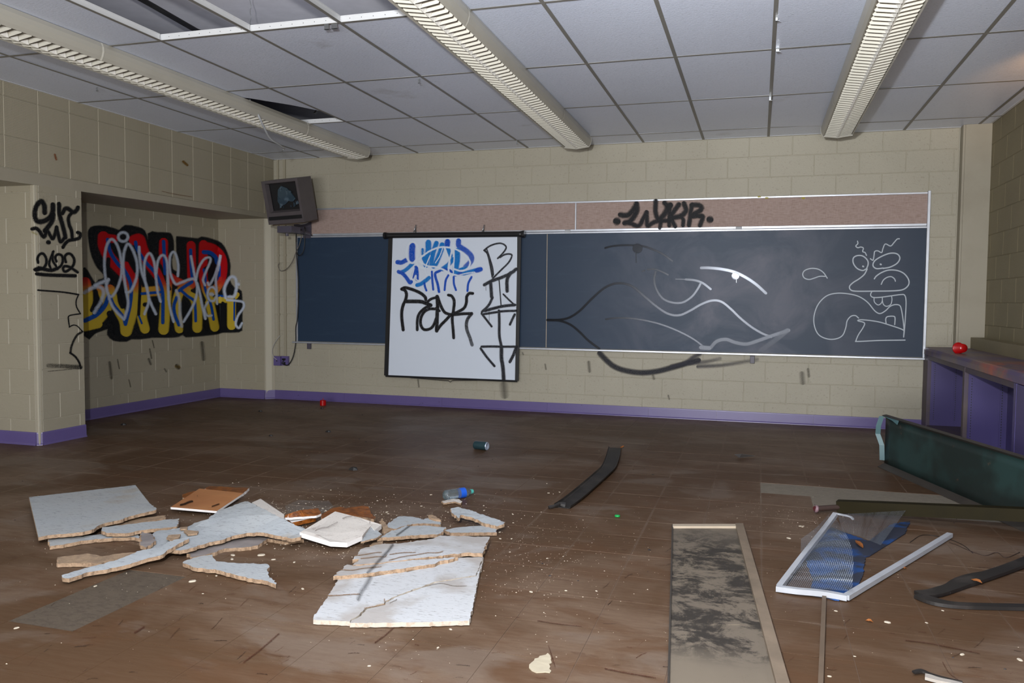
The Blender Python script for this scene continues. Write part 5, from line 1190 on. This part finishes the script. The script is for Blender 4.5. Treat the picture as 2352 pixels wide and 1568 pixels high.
# ---- black bent strip on the floor
cs = [(2010, 495, .0), (1985, 600, .012), (1950, 680, .015), (1895, 735, .012), (1800, 820, .010), (1690, 915, .008), (1600, 985, .006), (1535, 1028, .004)]
pts = [fl(900+x/3.92, 900+y/3.92, z+.008) for x, y, z in cs]
pts = [Vector(p) for p in spl([tuple(p) for p in pts], 4)]
g = G(); prof = [(-.052, .016), (-.048, .004), (-.04, 0), (.04, 0), (.048, .004), (.052, .016)]; n = len(prof)
for i, p in enumerate(pts):
    t = (pts[min(i+1, len(pts)-1)]-pts[max(i-1, 0)]); t.z = 0; t.normalize(); s_ = Vector((t.y, -t.x, 0)); wsc = 1.0
    for u_, v_ in prof: g.v.append(p+s_*u_*wsc+Vector((0, 0, v_-.006)))
    for u_, v_ in prof[::-1]: g.v.append(p+s_*u_*wsc+Vector((0, 0, v_-.010)))
n2 = 2*n
for i in range(len(pts)-1):
    for k in range(n2): g.f.append((i*n2+k, i*n2+(k+1) % n2, (i+1)*n2+(k+1) % n2, (i+1)*n2+k)); g.m.append(0)
g.f += [tuple(range(n2)), tuple(range(len(pts)*n2-1, (len(pts)-1)*n2-1, -1))]; g.m += [0, 0]
bs_ = empty('metal_strip', (pts[0].x, pts[0].y, 0), 'long dark bent metal strip lying across the middle of the floor', 'metal strip')
part('channel', g.me('channel', M_RUB), bs_)
tl = [fl(900+x/3.92, 900+y/3.92, z) for x, y, z in ((1560, 1020, .012), (1510, 1010, .018), (1460, 1028, .014), (1412, 1040, .008))]
part('twisted_end', G().tube(tl, [.02, .014, .009, .012], 7).me('twisted_end', M_RUB), bs_)
e = fl(900+2060/3.92, 900+500/3.92, .01); part('orange_tip', G().tube([e, e+Vector((.02, .02, .01))], .006, 6).me('orange_tip', M_LEAF), bs_)
# small bent shard
A_, B_, C_, D_ = fl(1687, 1043, .02), fl(1703, 1042, .04), fl(1734, 1046, .012), fl(1698, 1051, .0)
tag(link('metal_shard', G().add([A_, B_, C_, D_, A_-Vector((0, 0, .003)), B_-Vector((0, 0, .003)), C_-Vector((0, 0, .003)), D_+Vector((.004, .004, .001))], [(0,1,3), (1,2,3), (4,7,5), (5,7,6), (0,4,5,1), (1,5,6,2), (2,6,7,3), (3,7,4,0)]).me('metal_shard', M_STEEL)), 'small folded grey metal shard on the floor near the purple baseboard', 'metal shard')

# ---- mouldy board with battens lying at the front
pn = empty('cover_board', (-.15, 3.5, 0), 'long beige board with black mould patches and side battens lying on the floor', 'board')
a0, a1 = fl(1546, 1212), fl(1690, 1212); d_ = (fl(1538, 1567)-a0); L_ = 2.35; d_ = d_.normalized()
rt = (fl(1786, 1567)-fl(1538, 1567)); wd = rt.length
P0 = a0; P1 = a0+(a1-a0); rdir = (a1-a0).normalized(); W_ = .335
dn = d_
Mp = Matrix.Translation(P0) @ Matrix((rdir, -dn, Vector((0, 0, 1)))).transposed().to_4x4()
part('sheet', G().box((0, -L_, .001), (W_, 0, .010), 0, Mp).me('sheet', M_MOULD), pn)
part('raised_field', G().box((.055, -1.36, .010), (W_-.075, -.06, .0125), 0, Mp).box((0, -L_, .010), (W_-.02, -1.42, .012), 0, Mp).me('raised_field', M_MOULD), pn)
part('end_batten', G().box((-.002, -.045, .010), (W_, .0, .022), 0, Mp).me('end_batten', M_BEIGEW), pn, label='pale batten across the top end')
part('side_batten', G().box((W_, -L_, .001), (W_+.042, .0, .026), 0, Mp).me('side_batten', M_BATT), pn)
part('side_lip', G().box((-.007, -L_, .001), (0, 0, .020), 0, Mp).me('side_lip', M_DKRIM), pn)
a_, b_ = fl(1893, 1372), fl(1885, 1567); d_ = (b_-a_).normalized(); s_ = Vector((d_.y, -d_.x, 0))*.008
tag(link('floor_strip', G().prism([a_-s_+Vector((0, 0, .002)), b_+d_*.6-s_+Vector((0, 0, .002)), b_+d_*.6+s_+Vector((0, 0, .002)), a_+s_+Vector((0, 0, .002))], (0, 0, .012)).me('floor_strip', M_BROWNB)), 'thin brown strip running from the white frame to the front', 'strip')

# ---- blue tarp and window screen
slab('tarp', FFr([(510,600),(620,480),(700,400),(800,330),(960,390),(1200,480),(1440,300),(1650,262),(1590,400),(1210,640),(1165,650),(1140,850),(1020,1090),(880,1118),(560,1060),(600,900),(520,680)]), .006, .004, M_TARP, M_TARP, 'crumpled bright blue tarp under the bent window screen', 'tarp', .004)
wsn = empty('window_screen', (.3, 4.0, 0), 'bent white window screen frame with torn wire mesh lying over the blue tarp', 'window screen')
def tubebar(pix, w_, h_, name='frame_bar'):
    P3 = [fl(x, y, z) for x, y, z in pix]; P3 = [Vector(p) for p in spl([tuple(p) for p in P3], 5)]; g = G()
    for i, p in enumerate(P3):
        t = (P3[min(i+1, len(P3)-1)]-P3[max(i-1, 0)]).normalized(); s_ = Vector((t.y, -t.x, 0)).normalized()*w_/2; zv = Vector((0, 0, h_))
        g.v += [p-s_-zv, p+s_-zv, p+s_, p-s_]
    for i in range(len(P3)-1):
        for k in range(4): g.f.append((i*4+k, i*4+(k+1) % 4, i*4+4+(k+1) % 4, i*4+4+k)); g.m.append(0)
    m_ = (len(P3)-1)*4; g.f += [(3, 2, 1, 0), (m_, m_+1, m_+2, m_+3)]; g.m += [0, 0]
    return part(name, g.me(name, M_WHT), wsn)
def f6(pts): return FFr(pts)
tubebar(f6([(842,172,.11),(700,360,.075),(500,610,.05),(235,955,.024)]), .024, .02)
tubebar(f6([(205,962,.026),(430,990,.03),(700,1015,.03),(965,1062,.026)]), .026, .022)
tubebar(f6([(955,1062,.026),(1300,856,.026),(1700,620,.026),(2080,392,.026)]), .028, .02)
tubebar(f6([(845,175,.11),(990,205,.10),(1035,236,.09)]), .012, .008)
def sheet(cor, nu, nv, bulge, name):
    """ruled mesh sheet between two edge curves"""
    e0 = [Vector(fl(*p)) for p in cor[0]]; e1 = [Vector(fl(*p)) for p in cor[1]]
    e0 = spl([tuple(p) for p in e0], 6); e1 = spl([tuple(p) for p in e1], 6); g = G(); uvs = []
    for i in range(nu+1):
        t = i/nu
        A_ = Vector(e0[min(int(round(t*(len(e0)-1))), len(e0)-1)]); B_ = Vector(e1[min(int(round(t*(len(e1)-1))), len(e1)-1)])
        for j in range(nv+1):
            s_ = j/nv; p = A_.lerp(B_, s_)+Vector((0, 0, bulge*math.sin(math.pi*s_)*math.sin(math.pi*min(t*1.2, 1)))); g.v.append(p); uvs.append((t*(Vector(e0[0])-Vector(e0[-1])).length, s_*(A_-B_).length))
    for i in range(nu):
        for j in range(nv): a_ = i*(nv+1)+j; g.f.append((a_, a_+1, a_+nv+2, a_+nv+1)); g.m.append(0)
    me = g.me(name, [M_MESHW], True); ul = me.uv_layers.new(name='UVMap')
    for lp_ in me.loops: ul.data[lp_.index].uv = uvs[lp_.vertex_index]
    return part(name, me, wsn)
sheet((f6([(835,215,.115),(700,380,.08),(500,640,.055),(280,960,.03)]), f6([(845,240,.118),(940,370,.12),(1030,620,.11),(1025,1020,.03)])), 24, 12, .02, 'wire_mesh')
sheet((f6([(860,190,.112),(1100,180,.10),(1350,165,.08),(1600,152,.07)]), f6([(930,385,.10),(1080,425,.09),(1200,470,.07),(1330,525,.05)])), 24, 10, .012, 'wire_mesh')
sheet((f6([(780,180,.13),(640,330,.11),(470,460,.09)]), f6([(760,270,.10),(620,460,.075),(465,600,.06)])), 12, 5, .0, 'wire_mesh')
q = FFr([(1055, 470), (1140, 555)]); A_, B_ = fl(q[0][0], q[0][1], .012), fl(q[1][0], q[1][1], .012)
dd = (B_-A_); nn_ = Vector((-dd.y, dd.x, 0)).normalized()*.012
def leaf(A_, B_, wf, label):
    A_, B_ = Vector(A_), Vector(B_); dd = B_-A_; nn_ = Vector((-dd.y, dd.x, 0)).normalized()*wf; up_ = Vector((0, 0, .006)); g = G()
    P_ = [A_, A_+dd*.3+nn_+up_, A_+dd*.6+nn_*1.1+up_, A_+dd*.85+nn_*.6, B_, A_+dd*.7-nn_+up_, A_+dd*.35-nn_*.9+up_*.4, A_+dd*.5+up_*.3]
    g.add(P_+[p+Vector((0, 0, -.0012)) for p in P_], [(0,6,7), (0,7,1), (1,7,2), (2,7,3), (3,7,4), (4,7,5), (5,7,6)]+[(8,15,14), (8,9,15), (9,10,15), (10,11,15), (11,12,15), (12,13,15), (13,14,15)]+[(i, i+1, i+9, i+8) for i in range(6)])
    tag(link('dry_leaf', g.me('dry_leaf', M_LEAF)), label, 'leaf', 'dry leaves near the window screen')
leaf(A_, B_, .012, 'dry orange leaf lying on the blue tarp')
h1 = FH([(815, 428), (938, 470)]); leaf(fl(*h1[0], .03), fl(*h1[1], .03), .012, 'dry orange leaf resting on the black rubber strip')
leaf(fl(1988, 1424, .003), fl(2006, 1428, .003), .008, 'dry orange leaf on the bare floor below the white frame')
leaf(fl(2070, 1304, .003), fl(2084, 1305, .003), .008, 'small dry yellowish leaf beside the white frame bar')

# ---- black rubber strips at the right
br_ = empty('rubber_gasket', (.9, 3.6, 0), 'black bent rubber strip folded into a V on the floor at right', 'rubber strip')
def flat(F_, pts, th, name, root, mat):
    P_ = [fl(x, y, z) for x, y, z, _ in F_(pts)]; wds = [p[3] for p in pts]; Q = spl([tuple(p)+(w_,) for p, w_ in zip(P_, wds)], 5); g = G(); Pn = [Vector(q_[:3]) for q_ in Q]
    for i, p in enumerate(Pn):
        t = (Pn[min(i+1, len(Pn)-1)]-Pn[max(i-1, 0)]).normalized(); s_ = Vector((t.y, -t.x, 0)).normalized()*Q[i][3]/2
        g.v += [p-s_-Vector((0, 0, th)), p+s_-Vector((0, 0, th)), p+s_, p-s_]
    for i in range(len(Pn)-1):
        for k in range(4): g.f.append((i*4+k, i*4+(k+1) % 4, i*4+4+(k+1) % 4, i*4+4+k)); g.m.append(0)
    m_ = (len(Pn)-1)*4; g.f += [(3, 2, 1, 0), (m_, m_+1, m_+2, m_+3)]; g.m += [0, 0]
    return part(name, g.me(name, mat, False), root)
flat(FH, [(235,575,.02,.05),(420,560,.018,.06),(700,470,.018,.058),(950,385,.020,.062),(1200,300,.022,.058),(1400,225,.024,.06),(1560,160,.024,.06)], .014, 'upper_leg', br_, M_RUB)
flat(FH, [(225,590,.018,.045),(400,650,.017,.06),(600,690,.016,.045),(850,705,.016,.04),(1150,712,.016,.04),(1500,720,.016,.042)], .014, 'lower_leg', br_, M_RUB)
flat(FH, [(520,560,.012,.05),(700,430,.006,.05),(900,370,.004,.04),(1100,340,.004,.03)], .003, 'thin_flap', br_, M_RUB)
sp2 = empty('wood_splinter', (.8, 3.1, 0), 'pale splintered stick at the bottom right corner', 'wood splinter')
flat(FH, [(310,1480,.014,.03),(450,1515,.012,.032),(600,1545,.012,.03),(720,1568,.010,.03)], .010, 'stick', sp2, M_STICK)
sp3 = empty('black_strip', (.75, 3.1, 0), 'thin black curled strip lying behind the pale stick', 'strip')
flat(FH, [(180,1440,.014,.012),(270,1425,.016,.018),(350,1455,.014,.012),(500,1500,.014,.01),(720,1550,.012,.008)], .006, 'curl', sp3, M_RUB)
wl = [fl(x, y, .003) for x, y in ((2180, 1245), (2200, 1252), (2222, 1262), (2262, 1275), (2290, 1268), (2310, 1280), (2342, 1268))]
tag(link('thin_wire', G().tube([Vector(p) for p in spl([tuple(p) for p in wl], 4)], .0016, 5).me('thin_wire', M_RUST, True)), 'thin brown wire curling over the floor right of the window screen', 'wire')
w2_ = [fl(x, y, .003) for x, y in ((2090, 1245), (2120, 1228), (2170, 1235), (2210, 1250), (2235, 1270))]
tag(link('thin_wire', G().tube([Vector(p) for p in spl([tuple(p) for p in w2_], 4)], .0014, 5).me('thin_wire', M_CABLE, True)), 'thin dark wire crossing the end of the white frame bar', 'wire')

# ---- green steel panel standing at the right, and the olive bar in front
gpn = empty('steel_panel', (1.1, 5.9, 0), 'dented dark green steel panel standing on edge beside the purple counter', 'steel panel')
A_ = Vector((.915, 6.505, 0)); B_ = Vector((1.475, 4.735, 0)); u = (B_-A_).normalized(); nrm = Vector((u.y, -u.x, 0))   # faces the camera side
if nrm.dot(EYE-A_) < 0: nrm = -nrm
LL = (B_-A_).length; g = G(); nx_ = 24
H_ = .385
for i in range(nx_+1):
    s_ = i/nx_
    for j in range(7):
        z = .03+(H_-.05)*j/6; dent = .012*math.exp(-((s_-.16)/.07)**2-((z-.2)/.12)**2); p = A_+u*LL*s_+Vector((0, 0, z))-nrm*dent; g.v.append(p)
for i in range(nx_):
    for j in range(6): a_ = i*7+j; g.f.append((a_, a_+7, a_+8, a_+1)); g.m.append(0)
o_ = part('face_sheet', g.me('face_sheet', M_GREEN, True), gpn); sm_ = o_.modifiers.new('solid', 'SOLIDIFY'); sm_.thickness = .003
part('top_flange', G().prism([A_+u*.0+Vector((0, 0, H_-.02)), A_+Vector((0, 0, H_))+nrm*.03, A_+Vector((0, 0, H_+.006))-nrm*.004, A_+Vector((0, 0, H_-.015))-nrm*.004], B_-A_).me('top_flange', M_DKRIM), gpn)
part('bottom_flange', G().prism([A_+Vector((0, 0, .03)), A_+Vector((0, 0, .004))+nrm*.05, A_+Vector((0, 0, .0))+nrm*.05, A_+Vector((0, 0, .0))], B_-A_).me('bottom_flange', M_DKRIM), gpn)
lf = [(.0, .05, -.004), (-.004, .16, .0), (-.03, .24, .02), (-.024, .30, .02), (-.012, .375, .004)]
g = G()
for du, z, dn_ in lf: g.v += [A_+u*du+Vector((0, 0, z))+nrm*(.002+dn_), A_+u*(du-.012)+Vector((0, 0, z))+nrm*(.034+dn_)]
for i in range(len(lf)-1): g.f.append((2*i, 2*i+1, 2*i+3, 2*i+2)); g.m.append(0)
o_ = part('end_flange', g.me('end_flange', M_TEAL), gpn); sm_ = o_.modifiers.new('solid', 'SOLIDIFY'); sm_.thickness = .003
part('torn_lip', G().prism([A_+u*.02+Vector((0, 0, H_-.002))+nrm*.032, A_+u*.26+Vector((0, 0, H_-.002))+nrm*.03, A_+u*.27+Vector((0, 0, H_-.03))+nrm*.045, A_+u*.20+Vector((0, 0, H_-.012))+nrm*.045], nrm*.003).me('torn_lip', M_TEAL), gpn)
ob = empty('olive_bar', (.9, 5.0, 0), 'olive painted square bar with a pipe end lying across the floor at right', 'bar')
a_ = Vector((.458, 4.975, 0)); b_ = Vector((1.335, 4.70, .095)); b_ = b_; u = (b_-a_).normalized(); s_ = Vector((-u.y, u.x, 0)).normalized()
Mo = Matrix.Translation(a_+Vector((0, 0, .002))) @ Matrix((u, s_, u.cross(s_))).transposed().to_4x4()
part('square_tube', G().box((0, 0, 0), ((b_-a_).length+.12, .06, .066), 0, Mo).me('square_tube', M_OLV), ob)
pe = fl(1874, 1168, .03)
part('pipe', G().tube([pe, a_+u*.03+Vector((0, .03, .03))], .016, 14, 0, False).me('pipe', M_RUST, True), ob)
part('pipe_collar', G().tube([pe+Vector((-.004, 0, 0)), pe+(a_-pe).normalized()*.010], .021, 14).me('pipe_collar', M_PINK, True), ob)
part('pipe_bore', G().tube([pe+Vector((-.0055, -.001, 0)), pe+Vector((-.0045, 0, 0))], .0145, 14).me('pipe_bore', plain('bore', (70, 20, 26), .6, wear=0)), ob)
